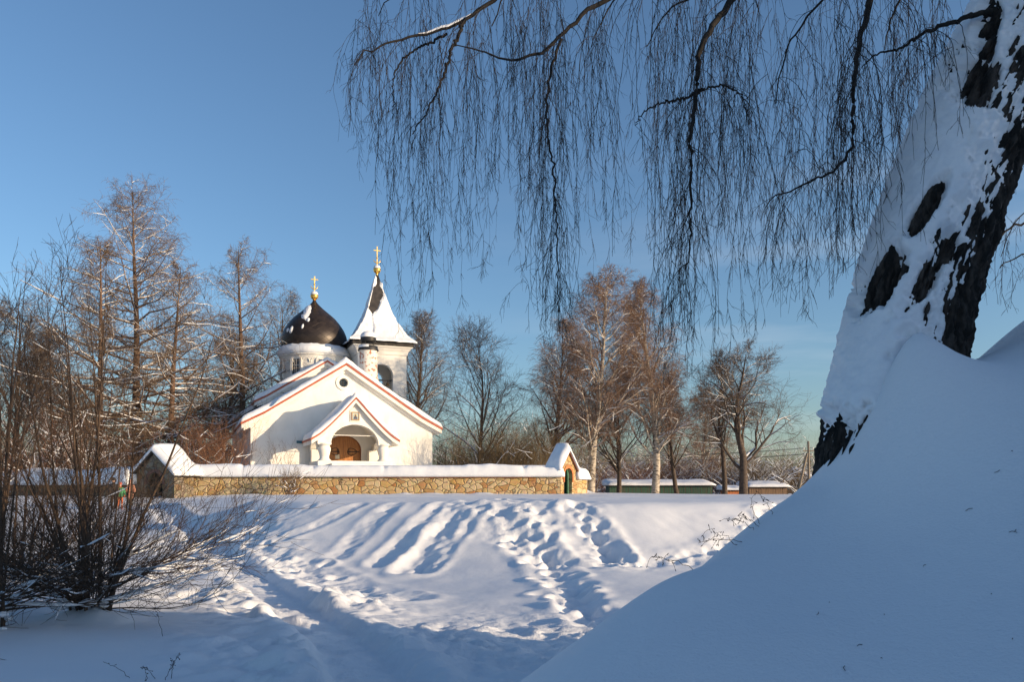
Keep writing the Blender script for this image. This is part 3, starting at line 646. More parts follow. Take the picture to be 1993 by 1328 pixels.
def shell(name, P, N, t, mat, parent, back=.03):
    """snow shell over grid P with normals N and thickness t (<0 = none)"""
    V = P + N * np.maximum(t, -back)[..., None]
    keep = t > -back * .9
    I = np.arange(t.size).reshape(t.shape); a, b, c, d = I[:-1, :-1], I[1:, :-1], I[1:, 1:], I[:-1, 1:]
    k = keep[:-1, :-1] | keep[1:, :-1] | keep[1:, 1:] | keep[:-1, 1:]
    Q = np.stack([a[k], b[k], c[k], d[k]], -1)
    used = np.unique(Q); mpn = np.full(t.size, -1); mpn[used] = np.arange(len(used))
    return mesh_np(name, V.reshape(-1, 3)[used], mpn[Q], mat, parent)
def blob(px, py, cx, cy, rx, ry, ang=0):
    a = R(ang); dx = px - cx; dy = py - cy; x = dx * math.cos(a) + dy * math.sin(a); y = -dx * math.sin(a) + dy * math.cos(a)
    return 1 - np.hypot(x / rx, y / ry)
z2 = np.linspace(12.2, 16.4, 130); r2 = np.interp(z2, zi, ri); t2 = np.linspace(-PI, 0, 170)
P = np.stack([DC[0] + r2[:, None] * np.cos(t2), DC[1] + r2[:, None] * np.sin(t2), z2[:, None] + 0 * t2], -1)
N = np.stack([np.cos(t2)[None] * np.ones((130, 1)), np.sin(t2)[None] * np.ones((130, 1)), .5 * np.ones((130, 170))], -1)
ppx, ppy = proj(ch_world(P)); nzz = fbm(ppx * .12, ppy * .12, 4)
f = np.maximum.reduce([blob(ppx, ppy, 598, 606, 7, 15, 12), blob(ppx, ppy, 593, 616, 6, 5), blob(ppx, ppy, 600, 622, 3, 4), blob(ppx, ppy, 589, 635, 2.6, 5, 20), blob(ppx, ppy, 567, 641, 2.6, 7, 20), blob(ppx, ppy, 559.5, 643, 2, 4, 20)])
shell('dome_snow', P, N, np.clip(.10 * (f + .55 * nzz), -.05, .07), SNOW, dome)

def cross(cx, cy, z0, hgt, orb_r, neck_r, parent_name):
    q = MB(); q.lathe([(neck_r, z0 - .25), (.10, z0 - .02), (.16, z0 + .02), (.10, z0 + .06)], cx, cy, 16); q.sphere((cx, cy, z0 + orb_r + .03), orb_r, 24, 14)
    q.tube([(cx + (orb_r + .005) * math.cos(t), cy + (orb_r + .005) * math.sin(t), z0 + orb_r + .03) for t in [2 * PI * k / 24 for k in range(25)]], .018, 6)
    q.lathe([(.09, z0 + 2 * orb_r), (.05, z0 + 2 * orb_r + .14), (.02, z0 + 2 * orb_r + .22)], cx, cy, 12)
    orb = q.build('orb', GOLD, ch, smooth=True)
    s = MB(); s.lathe([(orb_r * .98, z0 + orb_r * 1.45), (orb_r * .95, z0 + orb_r * 1.75), (orb_r * .75, z0 + orb_r * 2.15), (orb_r * .35, z0 + orb_r * 2.38), (.001, z0 + orb_r * 2.42)], cx, cy, 20); s.build('orb_snow', SNOW, orb, smooth=True)
    zb = z0 + 2 * orb_r + .1; zt = zb + hgt
    c = MB(); c.box(cx - .042, cx + .042, cy - .03, cy + .03, zb, zt)
    c.box(cx - .30, cx + .30, cy - .028, cy + .028, zt - hgt * .24, zt - hgt * .24 + .085)
    pts = [(cx + .30 * math.cos(t), cy, zb + .50 + .28 * math.sin(t)) for t in [PI + PI * k / 14 for k in range(15)]]
    c.tube(pts, [.012 + .04 * math.sin(PI * k / 14) for k in range(15)], 8)
    c.sphere((cx, cy, zb + .62), .08, 10, 8)
    c.build('cross', GOLD, orb, bevel=.008)
cross(DC[0], DC[1], 16.48, 1.32, .33, .12, 'dome')

# bell tower
TU, TV, TH, EH = 5.06, 12.1, 2.08, 2.62
tw = MB()
bh = arch(0, 6.6, 9.75, .92, .92)
side_h = []
for k in range(4):
    pan = MB(); holes = [bh] if k in (0, 2) else []
    pan.panel([(-TH, -.5), (-TH, 11.72), (TH, 11.72), (TH, -.5)] if k % 2 == 0 else [(-TH + .5, -.5), (-TH + .5, 11.72), (TH - .5, 11.72), (TH - .5, -.5)], holes if k % 2 == 0 else [], -TH, -TH + .5)
    a = k * PI / 2
    for (x, y, z) in pan.v: side_h.append((TU + x * math.cos(a) - y * math.sin(a), TV + x * math.sin(a) + y * math.cos(a), z))
    b = len(tw.v); tw.v += side_h; side_h = []; tw.f += [tuple(b + i for i in f_) for f_ in pan.f]
tw.box(TU - TH + .5, TU + TH - .5, TV - TH + .5, TV + TH - .5, 6.2, 6.5)
tower = tw.build('bell_tower', PLASTER, ch)
q = MB()
sq = [(TH + .002, 11.45), (TH + .07, 11.5), (TH + .12, 11.75), (TH + .32, 12.02), (EH - .1, 12.1), (EH - .1, 12.2)]
for (h1, za), (h2, zb_) in zip(sq[:-1], sq[1:]):
    A = [(TU + sx * h1, TV + sy * h1, za) for sx, sy in ((-1, -1), (1, -1), (1, 1), (-1, 1))]; B = [(TU + sx * h2, TV + sy * h2, zb_) for sx, sy in ((-1, -1), (1, -1), (1, 1), (-1, 1))]
    q.add(A + B, [(i, (i + 1) % 4, 4 + (i + 1) % 4, 4 + i) for i in range(4)])
q.box(TU - TH, TU + TH, TV - TH, TV + TH, 11.722, 12.19); q.build('cornice', PLASTER, tower)
q = MB(); q.box(TU - EH, TU + EH, TV - EH, TV + EH, 12.201, 12.235); q.build('eave', DARKM, tower)
sp_p = [(12.26, 2.62), (12.55, 2.56), (12.9, 2.30), (13.4, 1.93), (14.0, 1.60), (14.8, 1.22), (15.4, 1.0), (16.1, .78), (16.8, .58), (18.0, .28), (18.85, .06)]
zs = np.linspace(12.26, 18.85, 50); hs = np.interp(zs, [p[0] for p in sp_p], [p[1] for p in sp_p])
q = MB(); vs = []; fs = []
for z, h in zip(zs, hs): vs += [(TU + sx * h, TV + sy * h, z) for sx, sy in ((-1, -1), (1, -1), (1, 1), (-1, 1))]
for i in range(len(zs) - 1): fs += [(4 * i + k, 4 * i + (k + 1) % 4, 4 * i + 4 + (k + 1) % 4, 4 * i + 4 + k) for k in range(4)]
q.add(vs, fs); spire = q.build('spire', DARKM, ch)
# spire snow on its four faces
zg = np.linspace(12.262, 18.6, 220); hg_ = np.interp(zg, [p[0] for p in sp_p], [p[1] for p in sp_p]); hg_ = np.convolve(np.pad(hg_, 4, mode='edge'), np.ones(9) / 9, 'valid')
per = np.linspace(0, 4, 4 * 44 + 1)
def sqpt(s, h):
    k = int(s) % 4; t = (s - int(s)) * 2 - 1; c = [(-1, -1), (1, -1), (1, 1), (-1, 1)][k]; d = [(-1, -1), (1, -1), (1, 1), (-1, 1)][(k + 1) % 4]
    return np.array([c[0] * (1 - t) / 2 + d[0] * (1 + t) / 2, c[1] * (1 - t) / 2 + d[1] * (1 + t) / 2])
U2 = np.array([sqpt(s % 4, 1) for s in per])
P = np.stack([TU + hg_[:, None] * U2[None, :, 0], TV + hg_[:, None] * U2[None, :, 1], zg[:, None] + 0 * per], -1)
Nn = U2 / np.linalg.norm(U2, axis=1, keepdims=True); N = np.stack([Nn[None, :, 0] + 0 * zg[:, None], Nn[None, :, 1] + 0 * zg[:, None], .6 + 0 * zg[:, None] + 0 * per[None]], -1)
ppx, ppy = proj(ch_world(P)); nzz = fbm(ppx * .11, ppy * .11, 4); face = np.floor(per % 4)[None] + 0 * zg[:, None]
bare_c = [(531, 729), (560, 731), (580, 728), (595, 727), (606, 725), (616, 725)]; bare_w = [(531, 8), (560, 12), (575, 15), (585, 11), (600, 7.5), (610, 4.5), (618, 0)]
bc = np.interp(ppy, [a for a, b in bare_c], [b for a, b in bare_c]); bw = np.interp(ppy, [a for a, b in bare_w], [b for a, b in bare_w])
f = np.abs(ppx - bc) - bw + nzz * 5
keep = blob(ppx, ppy, 728.5, 547, 5, 11, 8) * 6 + nzz * 2
f = np.where(face == 0, np.maximum(f, keep), 3 + nzz * 3 + np.where(face == 1, -5 + 5 * (zg[:, None] < 15.2), 0) + np.where(face == 2, -4, 0))
t = np.clip(f * .03, -.05, .10 + .06 * (zg[:, None] < 14)) * (1 + .3 * nzz) + .22 * np.exp(-((zg[:, None] - 12.3) / .35) ** 2) * (f > 0)
shell('spire_snow', P, N, t, SNOW, spire)
cross(TU, TV, 18.80, 1.65, .32, .09, 'spire')

# stove chimney on the nave roof
cu, cv = 2.9, 5.4
zc = .45 + (945 - 682) / 1550 * 62.2
chm = MB(); chm.lathe([(.98, 6.2), (.98, 8.1), (.93, 8.35), (.80, 8.6), (.74, 8.9), (.70, 9.5), (.70, zc), (.01, zc + .01)], cu, cv, 28)
cho = chm.build('chimney', BRICKW, ch, smooth=True)
q = MB(); q.lathe([(.80, zc - .08), (.80, zc - .02), (.72, zc + .24), (.70, zc + .28), (.01, zc + .30)], cu, cv, 24); q.build('chimney_collar', IRON, cho, smooth=True)
q = MB()
for k in range(5):
    q = MB(); a = 2 * PI * k / 5 + .3; q.tube([(cu + .5 * math.cos(a), cv + .5 * math.sin(a), zc + .25), (cu + .5 * math.cos(a), cv + .5 * math.sin(a), zc + .62)], .02, 6); q.build('bracket', IRON, cho)
q = MB(); q.lathe([(.01, zc + .56), (.42, zc + .56), (.56, zc + .62), (.62, zc + .76), (.60, zc + .92), (.52, zc + 1.02), (.01, zc + 1.04)], cu, cv, 24); q.build('chimney_cap', IRON, cho, smooth=True)
q = MB(); q.lathe([(.61, zc + .95), (.62, zc + 1.05), (.56, zc + 1.22), (.38, zc + 1.38), (.16, zc + 1.45), (.001, zc + 1.46)], cu, cv, 24); q.build('chimney_snow', SNOW, cho, smooth=True)
q = MB(); q.lathe([(.74, zc + .10), (.76, zc + .2), (.70, zc + .34), (.55, zc + .37)], cu, cv, 16, PI * .9, PI * 1.45); q.build('collar_snow', SNOW, cho, smooth=True)

# bells (hang in the tower)
def bell(u, v, z, r, label):
    w_ = ch_world(np.array([u, v, z])); rt = empty('bell', tuple(w_), CA); tag(rt, label, 'bell', 'bells in the tower opening')
    q = MB(); q.lathe([(r, -r * 1.45), (r * .82, -r * 1.25), (r * .64, -r * .8), (r * .55, -r * .35), (r * .42, -r * .08), (.01, 0)], 0, 0, 20); q.lathe([(r, -r * 1.45), (r * .9, -r * 1.45), (r * .5, -r * .7), (.01, -r * .3)], 0, 0, 20)
    q.build('bell_body', BRONZE, rt, smooth=True)
    q = MB(); q.tube([(0, 0, -.02), (0, 0, r * .8)], .03, 6); q.build('hanger', IRON, rt)
bell(TU + .62, TV - TH + .35, 8.30, .26, 'small bronze bell hanging lowest in the tower arch')
bell(TU + .55, TV - TH + .45, 9.2, .20, 'upper bronze bell hanging under the tower crossbeam')
q = MB(); q.box(TU - .92, TU + .92, TV - TH + .32, TV - TH + .46, 9.3, 9.42); q.build('bell_beam', IRON, tower)

# icon and small plate on the church
wp = ch_world(np.array([PCX, PV - .07, 4.98]))
ic = empty('icon', tuple(wp), CA); tag(ic, 'small square painted icon in a brown frame above the porch arch', 'icon')
q = MB(); q.panel([(-.26, -.28), (.26, -.28), (.26, .28), (-.26, .28)], [[(-.20, -.22), (.20, -.22), (.20, .22), (-.20, .22)]], -.05, .0); q.build('frame', noise_mat('icon_frame', (.34, .19, .08), (.45, .27, .12), 9, .5, 0), ic)
q = MB(); q.box(-.2, .2, -.02, .0, -.22, .22); pic = q.build('panel', noise_mat('icon_ground', (.32, .42, .46), (.50, .52, .44), 9, .6, 0), ic)
q = MB(); q.panel(circle(0, .04, .10, 18), [], -.026, -.021); q.build('halo', noise_mat('icon_gold', (.60, .42, .14), (.68, .48, .18), 9, .5, 0), pic)
q = MB(); q.panel([(-.13, -.20), (-.11, -.06), (-.05, .0), (.05, .0), (.11, -.06), (.13, -.20)], [], -.031, -.027); q.panel(circle(0, .05, .055, 12), [], -.032, -.028); q.build('figure', noise_mat('icon_robe', (.05, .09, .16), (.12, .08, .07), 12, .6, 0), pic)
wp = ch_world(np.array([-2.85, -.06, 3.42])); q = MB(); q.box(-.34, .34, 0, .03, -.09, .09); pl = q.build('sign_plate', noise_mat('teal_sign', (.02, .10, .14), (.03, .15, .19), 6, .5, 0), None, bevel=.006)
pl.location = tuple(wp); pl.rotation_euler = (0, 0, CA); tag(pl, 'small dark teal plate fixed to the wall left of the porch', 'sign')

# ------------------------------------------------------------------ stone wall and gates
SF = lambda x: -.10
wx0, wx1, wy = -18.3, 2.72, 45.0
ang = R(50); gx, gy = wx1, wy
cxg, cyg = gx + .80 * math.cos(ang), gy + .80 * math.sin(ang)
sw = MB()
sw.box(wx0, wx1, wy, wy + .55, -1.0, .93)
wl = sw.build('stone_wall', STONE); tag(wl, 'long yellow rubble wall capped with thick snow in front of the church', 'wall')
q = MB(); q.box(-9.6, 1.2, wy - .03, wy, .87, .93); q.build('brick_course', BRICK, wl)
q = MB(); q.box(wx0, wx1 + .1, wy - .08, wy + .62, .932, .97); q.build('coping', DARKM, wl)
cap_snow('wall_snow', [(wx0 - .1, wy + .27), (wx1 + .25, wy + .27)], 1.0, .58, .96, wl, SNOW, 2, cuts=(7.2, 11.2, 19.1, 3.2))
# turned end with the small gate
gt = empty('wall_gate', (gx, gy, 0), ang); tag(gt, 'small gabled stone gate with orange brick arch and green door', 'gate')
q = MB(); q.panel([(.05, -1), (.05, 1.22), (0, 1.30), (.78, 2.30), (1.56, 1.30), (1.5, 1.22), (1.5, -1)], [arch(.78, -.9, 1.0, .36, .42)], 0, .62); q.build('gate_wall', STONE, gt)
q = MB(); q.panel(arch(.78, .62, 1.0, .50, .58), [arch(.78, .622, 1.0, .362, .425)], -.05, .05); q.build('brick_arch', BRICK, gt)
q = MB(); q.panel([(-.06, 1.22), (.78, 2.32), (1.62, 1.22), (1.66, 1.24), (.78, 2.40), (-.10, 1.24)], [], -.12, .72); q.build('gate_roof', BRICKD, gt)
gable_snow('roof_snow', [(0, 2.47), (.92, 1.27)], -.12, .95, .42, gt, SNOW, 5, .05, .78)
for k in (0,):
    q = MB(); q.panel(arch(0, -.42, 1.02, .35, .36), [], 0, .05)
    for z in (-.1, .9): q.box(-.33, .33, -.02, 0, z, z + .07)
    d = q.build('door', GREEN, gt, bevel=.006); d.location = (.62, .04, 0); d.rotation_euler = (0, 0, R(62)); d.scale = (.95, 1, 1)
q = MB(); q.panel(arch(.78, -.9, 1.0, .37, .43), [], .40, .45); q.build('back_panel', DARKM, gt)
q = MB(); q.box(1.50, 2.75, .05, .6, -1, .80); q.build('end_wall', STONE, gt)
cap_snow('wall_snow', [(1.62, .32), (2.85, .32)], 1.0, .70, .82, gt, SNOW, 8)
ex, ey = gx + 2.75 * math.cos(ang) - .6 * math.sin(ang), gy + 2.75 * math.sin(ang) + .6 * math.cos(ang)
rw2 = empty('return_wall', (ex, ey, 0), R(97)); tag(rw2, 'yellow rubble wall running back behind the small gate', 'wall')
q = MB(); q.box(0, 16, -.1, .45, -1, .85); q.build('wall_body', STONE, rw2); cap_snow('wall_snow', [(-.1, .18), (16, .18)], .95, .6, .86, rw2, SNOW, 4)

# left gate house, its face in shade, with shade also put into the stone colour
ga = R(-27); gl = W(343, 970, 43.6)
gh = empty('gatehouse', (gl[0], gl[1] - .25, 0), ga); tag(gh, 'gabled shaded stone gateway under rounded snow at the left end of the wall', 'gatehouse')
q = MB(); q.panel([(-3.1, -1.3), (-3.1, 1.05), (-1.55, 2.25), (0, 1.05), (0, -1.3)], [arch(-1.55, -1.2, .55, .62, .60)], 0, 1.3); q.build('gate_wall', STONE_SHADE, gh)
q = MB(); q.panel([(-3.3, .90), (-1.55, 2.26), (.2, .90), (.28, .94), (-1.55, 2.36), (-3.38, .94)], [], -.2, 1.5); q.build('gate_roof', DARKM, gh)
gable_snow('roof_snow', [(0, 2.37), (1.8, .96)], -.2, 1.7, .36, gh, SNOW, 12, .04, -1.55)
q = MB(); q.panel(arch(-1.55, -1.2, .55, .60, .58), [], .9, .96); q.build('gate_dark', noise_mat('dark_interior', (.012, .012, .014), (.03, .028, .026), 3, .8, .2, stretch=(9, 9, .3)), gh)  # near-black sheet standing in for the dark inside of the gateway
q = MB(); q.panel(arch(-1.55, .5, .55, .82, .80), [arch(-1.55, .502, .55, .625, .605)], -.04, .001); q.build('brick_arch', noise_mat('dull_brick', (.12, .06, .045), (.2, .11, .08), 14, .9, .3), gh)
lw = empty('side_wall', (gl[0] + 3.12 * -math.cos(ga), gl[1] - .25 + 3.12 * -math.sin(ga), 0), R(180 - 28)); tag(lw, 'shaded snow-capped stone wall running left behind the tall shrub', 'wall')
q = MB(); q.box(0, 17, -.25, .3, -1.3, .55); q.build('wall_body', STONE_SHADE, lw); cap_snow('wall_snow', [(-.1, .02), (17, .02)], 1.3, .95, .5, lw, SNOW, 14)

# ------------------------------------------------------------------ trees
def norm(a): return a / np.maximum(np.linalg.norm(a, axis=-1, keepdims=True), 1e-9)
def grow(P, D, Ln, Rd, S, wob, trop, tip=.3, tr_end=None):
    n = len(P); p = P.copy(); d = norm(D); pts = [p]; st = (Ln / S)[:, None]
    for s in range(S):
        tz = trop if tr_end is None else trop + (tr_end - trop) * s / max(S - 1, 1)
        d = norm(d + wob * rng.normal(size=(n, 3)) + np.array([0, 0, 1.]) * tz); p = p + d * st; pts.append(p)
    t = np.linspace(0, 1, S + 1); return np.stack(pts, 1), Rd[:, None] * (1 - (1 - tip) * t)[None]
def kids(pts, rad, Ln, n, lo, hi, ang, angj, lf, rf, shape=None, flat=0, rmin=.004, upbias=0):
    N, S1, _ = pts.shape; t = (np.arange(n) + rng.random((N, n))) / n * (hi - lo) + lo
    x = t * (S1 - 1); i = np.minimum(x.astype(int), S1 - 2); fr = (x - i)[..., None]; ar = np.arange(N)[:, None]
    p = pts[ar, i] * (1 - fr) + pts[ar, i + 1] * fr; T = norm(pts[ar, i + 1] - pts[ar, i])
    r = rad[ar, i] * (1 - fr[..., 0]) + rad[ar, i + 1] * fr[..., 0]
    rv = rng.normal(size=(N, n, 3)); rv[..., 2] *= (1 - flat); perp = norm(rv - (rv * T).sum(-1, keepdims=True) * T)
    a = (ang(t) if callable(ang) else ang) + angj * rng.normal(size=(N, n)); a = np.radians(a)[..., None]
    d = T * np.cos(a) + perp * np.sin(a); d[..., 2] += upbias
    sh = shape(t) if shape else 1.0
    l = Ln[:, None] * lf * sh * (.75 + .5 * rng.random((N, n)))
    return p.reshape(-1, 3), d.reshape(-1, 3), l.ravel(), np.maximum(r * rf, rmin).ravel()
def tubes(blocks, k=3):
    VV = []; QQ = []; b = 0
    for pts, rad in blocks:
        N, S, _ = pts.shape
        T = norm(np.gradient(pts, axis=1)); mt = np.abs(norm(pts[:, -1] - pts[:, 0])[:, 2]) > .85
        ref = np.where(mt[:, None], np.array([1., .1, 0]), np.array([0, 0, 1.]))[:, None, :]
        A = norm(np.cross(T, ref)); B = np.cross(A, T); q = np.arange(k) * 2 * PI / k
        ring = pts[:, :, None] + rad[:, :, None, None] * (A[:, :, None] * np.cos(q)[None, None, :, None] + B[:, :, None] * np.sin(q)[None, None, :, None])
        I = np.arange(N * S * k).reshape(N, S, k) + b; J = np.roll(I, -1, 2)
        QQ.append(np.stack([I[:, :-1], J[:, :-1], J[:, 1:], I[:, 1:]], -1).reshape(-1, 4)); VV.append(ring.reshape(-1, 3)); b += N * S * k
    return np.concatenate(VV), np.concatenate(QQ)
def snow_blocks(blocks, gain=.9, add=.006, thin=0.012, prob=1.0, steep=.8, lift=.75, brk=.12):
    out = []
    for pts, rad in blocks:
        if prob < 1:
            k = rng.random(len(pts)) < prob; pts = pts[k]; rad = rad[k]
            if not len(pts): continue
        T = norm(np.gradient(pts, axis=1)); m = (1 - sstep(steep - .3, steep, np.abs(T[..., 2]))) * (rng.random(rad.shape) > brk)
        rr = (rad * gain + add) * m * (.75 + .5 * rng.random(rad.shape))
        rr[:, -1] *= .4; p = pts.copy(); p[..., 2] += rad * lift + rr * .35 - (m < .05) * rad
        out.append((p, np.maximum(rr, 1e-4)))
    return out
def local(blocks, o): return [(p - np.array(o), r) for p, r in blocks]
def make_tree(name, base, levels_trunk, levels_crown, label, cat, mats, group=None, snow_lv=None, snow_kw={}, kt=8, kc=3):
    rt = empty(name, tuple(base)); tag(rt, label, cat, group)
    V, Q = tubes(local(levels_trunk[:1], base), kt); V2, Q2 = tubes(local(levels_trunk[1:], base), 5) if len(levels_trunk) > 1 else (np.zeros((0, 3)), np.zeros((0, 4), int))
    mesh_np('trunk', np.concatenate([V, V2]), np.concatenate([Q, Q2 + len(V)]), mats[0], rt)
    V, Q = tubes(local(levels_crown, base), kc); mesh_np('crown', V, Q, mats[1], rt)
    if snow_lv:
        V, Q = tubes(local(snow_blocks(snow_lv, **snow_kw), base), 4); mesh_np('branch_snow', V, Q, SNOWF, rt)
    return rt

def larch(px, top, D, label, width=1.0, nb=70, seed=1, zb=-.2, lean=(0, 0)):
    global rng; rng = np.random.default_rng(seed)
    x = (px - 996.5) / F * D; H = EZ + (HY - top) / F * D - zb; b = np.array([x, D, zb])
    Ln = np.array([H]); t0 = grow(b[None], np.array([[lean[0], lean[1], 1.]]), Ln, np.array([.016 * H + .05]), 14, .012, .05, .06)
    p, d, l, r = kids(*t0, Ln, nb, .10, .985, lambda t: 86 - 42 * sstep(.45, 1, t), 6, .33 * width, .32, shape=lambda t: (1.08 - t) ** .78 * (.8 + .4 * rng.random(t.shape)) * (.55 + .45 * sstep(.02, .2, t)), rmin=.02)
    b1 = grow(p, d, l, np.clip(r, .02, .085), 7, .10, .02, .25, .10)
    p, d, l2, r = kids(*b1, l, 14, .15, 1.0, 55, 14, .36, .5, shape=lambda t: 1.25 - .6 * t, flat=.3, rmin=.012)
    b2 = grow(p, d, l2, np.clip(r, .012, .03), 4, .16, .0, .4)
    p, d, l3, r = kids(*b2, l2, 7, .1, 1.0, 55, 15, .6, .5, rmin=.009)
    b3 = grow(p, d, np.clip(l3, .22, .9), np.clip(r, .009, .013), 3, .18, -.12, .6)
    return make_tree('larch_tree', b, [t0, b1], [b2, b3], label, 'larch', (LARCH, LARCHT), 'larches left of the church', [b1, (b2[0][::5], b2[1][::5])], dict(gain=.9, add=.012, steep=.9))
def birch(px, base_y, top, D, label, width=1.0, nb=34, seed=1, mats=(BIRCHB, BIRCHT), group='birches right of the church', ang0=48, droop=-.22, trunk_h=.16, wob=.05, name='birch_tree', cat='birch', dens=1.0, snow=.8, r0=.017, bw=.11):
    global rng; rng = np.random.default_rng(seed)
    x = (px - 996.5) / F * D; zb = EZ + (HY - base_y) / F * D - .15; H = EZ + (HY - top) / F * D - zb; b = np.array([x, D, zb]); Ln = np.array([H])
    t0 = grow(b[None], np.array([[rng.normal() * .03, 0, 1.]]), Ln, np.array([r0 * H + .05]), 14, wob, .08, .07)
    p, d, l, r = kids(*t0, Ln, int(nb * 1.25), trunk_h, .97, lambda t: ang0 - 18 * t, 10, .47 * width, .45, shape=lambda t: (1.08 - t) ** .62, rmin=.02)
    b1 = grow(p, d, l, np.clip(r, .02, .16 if bw > .2 else .11), 8, bw, .05, .2)
    p, d, l2, r = kids(*b1, l, 9, .2, 1.0, 42, 12, .42, .5, shape=lambda t: 1.25 - .7 * t, rmin=.012)
    b2 = grow(p, d, l2, np.clip(r, .012, .045), 5, .14, .02, .3, droop * .3)
    p, d, l3, r = kids(*b2, l2, int(6 * dens), .15, 1.0, 45, 14, .55, .5, rmin=.007)
    b3 = grow(p, d, np.clip(l3, .3, 1.4), np.clip(r, .008, .015), 4, .15, 0, .5, droop)
    p, d, l4, r = kids(*b3, np.clip(l3, .3, 1.3), 5, .3, 1.0, 38, 15, .65, .6, rmin=.007)
    b4 = grow(p, d, l4, np.clip(r, .007, .009), 3, .14, droop * .8, .6, droop * 1.4)
    return make_tree(name, b, [t0, b1], [b2, b3, b4], label, cat, mats, group, [b1, b2], dict(gain=.75, add=.008, prob=snow, steep=.92))
def shrub(name, base, n, Hh, spread, label, cat, mats, group=None, seed=1, lv=(9, 5, 3), r0=.03, up=.04, footprint=.2, snow=None, wob=.07, kc=3, upr=.0, elong=(1, 1)):
    global rng; rng = np.random.default_rng(seed); base = np.array(base, float)
    P = base[None] + np.concatenate([rng.normal(size=(n, 2)) * footprint * np.array(elong)[None], np.zeros((n, 1))], 1)
    a = rng.random(n) * 2 * PI; s = spread * np.sqrt(rng.random(n)); D = np.stack([np.cos(a) * s * elong[0], np.sin(a) * s * elong[1], np.ones(n)], 1)
    Ln = Hh * (.65 + .45 * rng.random(n)) * (1 + .1 * s)
    b0 = grow(P, D, Ln, r0 * (.6 + .6 * rng.random(n)), 9, wob, up, .15, upr)
    p, d, l, r = kids(*b0, Ln, lv[0], .12, .98, 38, 10, .40, .5, shape=lambda t: 1.15 - .6 * t, rmin=.006)
    b1 = grow(p, d, l, r, 6, wob * 1.2, .06, .3)
    p, d, l2, r = kids(*b1, l, lv[1], .15, 1.0, 38, 12, .5, .55, rmin=.004)
    b2 = grow(p, d, l2, r, 4, wob * 1.3, .04, .5)
    cr = [b1, b2]
    if lv[2]:
        p, d, l3, r = kids(*b2, l2, lv[2], .2, 1.0, 35, 14, .55, .6, rmin=.003)
        cr.append(grow(p, d, l3, r, 3, wob * 1.4, .03, .6))
    rt = empty(name, tuple(base)); tag(rt, label, cat, group)
    V, Q = tubes(local([b0], base), 6); mesh_np('stems', V, Q, mats[0], rt)
    V, Q = tubes(local(cr, base), kc); mesh_np('crown', V, Q, mats[1], rt)
    if snow:
        V, Q = tubes(local(snow_blocks([b0, b1], **snow), base), 5); mesh_np('branch_snow', V, Q, SNOWF, rt)
    return rt, (b0, cr)

larch(265, 372, 62, 'tallest bare larch with snow on its level boughs, behind the gatehouse', 1.45, 96, 11)
larch(192, 470, 58, 'left larch of the three behind the gatehouse, half hidden by the tall shrub', 1.15, 66, 12)
larch(330, 520, 60, 'shorter larch on the right flank of the tallest larch', 1.15, 60, 13)
larch(475, 482, 68, 'lone larch with upswept snowy boughs just left of the black dome', 1.25, 60, 14)
birch(805, 945, 628, 80, 'dark lime tree rising behind the bell tower', .9, 30, 21, (LIMEB, LIMET), 'bare broadleaf trees', 45, -.02, .2, .05, 'lime_tree', 'tree', 1.0, .6)
birch(935, 958, 668, 62, 'vase-shaped bare tree with snowy forked limbs right of the church', 1.35, 20, 22, (LIMEB, LIMET), 'bare broadleaf trees', 42, .06, .06, .05, 'bare_tree', 'tree', .8, .9, .013)
birch(1150, 960, 548, 58, 'tall white-limbed birch directly right of the small gate', .82, 44, 23)
birch(1275, 960, 556, 60, 'tall birch with russet crown above the green shed', .72, 44, 24)
birch(1205, 958, 735, 66, 'brown-trunked tree standing between the two tall birches', 1.1, 30, 25, (LIMEB, BIRCHT), 'bare broadleaf trees', 50, -.05, .15, .05, 'bare_tree', 'tree')
birch(1318, 962, 740, 66, 'leaning snowy-trunked tree right of the second tall birch', .9, 22, 26, (LIMEB, BIRCHT), 'bare broadleaf trees', 46, -.1, .2, .06, 'bare_tree', 'tree')
birch(1068, 955, 640, 70, 'dark birch crown left of the tallest birch, behind the thicket', .8, 34, 27, (LIMEB, BIRCHT))
birch(1411, 965, 700, 62, 'thin dark tree left of the old pruned lime', .9, 18, 28, (LIMEB, LIMET), 'bare broadleaf trees', 40, .02, .3, .06, 'bare_tree', 'tree', .9, .7)
birch(1447, 966, 688, 60, 'old lime with crooked snow-laden limbs left of the utility pole', 1.25, 15, 29, (LIMEB, LIMET), 'bare broadleaf trees', 62, .03, .14, .09, 'lime_tree', 'tree', 1.3, 1.0, .03, .24)
birch(1362, 962, 760, 84, 'faint birch between the second tall birch and the thin dark tree', .9, 26, 30)
birch(425, 950, 640, 78, 'pale bare tree between the larches and the church roof', 1.0, 26, 31, (LIMEB, LIMET), 'bare broadleaf trees', 40, .03, .1, .05, 'bare_tree', 'tree')
birch(555, 950, 600, 84, 'small bare tree crown peeping out left of the dome', .9, 24, 32, (LIMEB, LIMET), 'bare broadleaf trees', 45, 0, .1, .05, 'bare_tree', 'tree')
birch(110, 950, 650, 64, 'bare birch on the left behind the tall shrub', 1.0, 30, 33, (LIMEB, BIRCHT))
birch(25, 955, 600, 56, 'bare tree at the left edge with sunlit snowy twigs', 1.1, 26, 34, (LIMEB, LIMET), 'bare broadleaf trees', 50, 0, .1, .06, 'bare_tree', 'tree')
shrub('thicket', (*W(418, 950, 51.5)[:2], .6), 70, 3.6, .35, 'russet thicket of thin stems beside the left church wall', 'thicket', (REDT, REDT), seed=41, lv=(9, 5, 0), r0=.022, footprint=1.0, snow=dict(prob=.25, gain=1.4, add=.02))
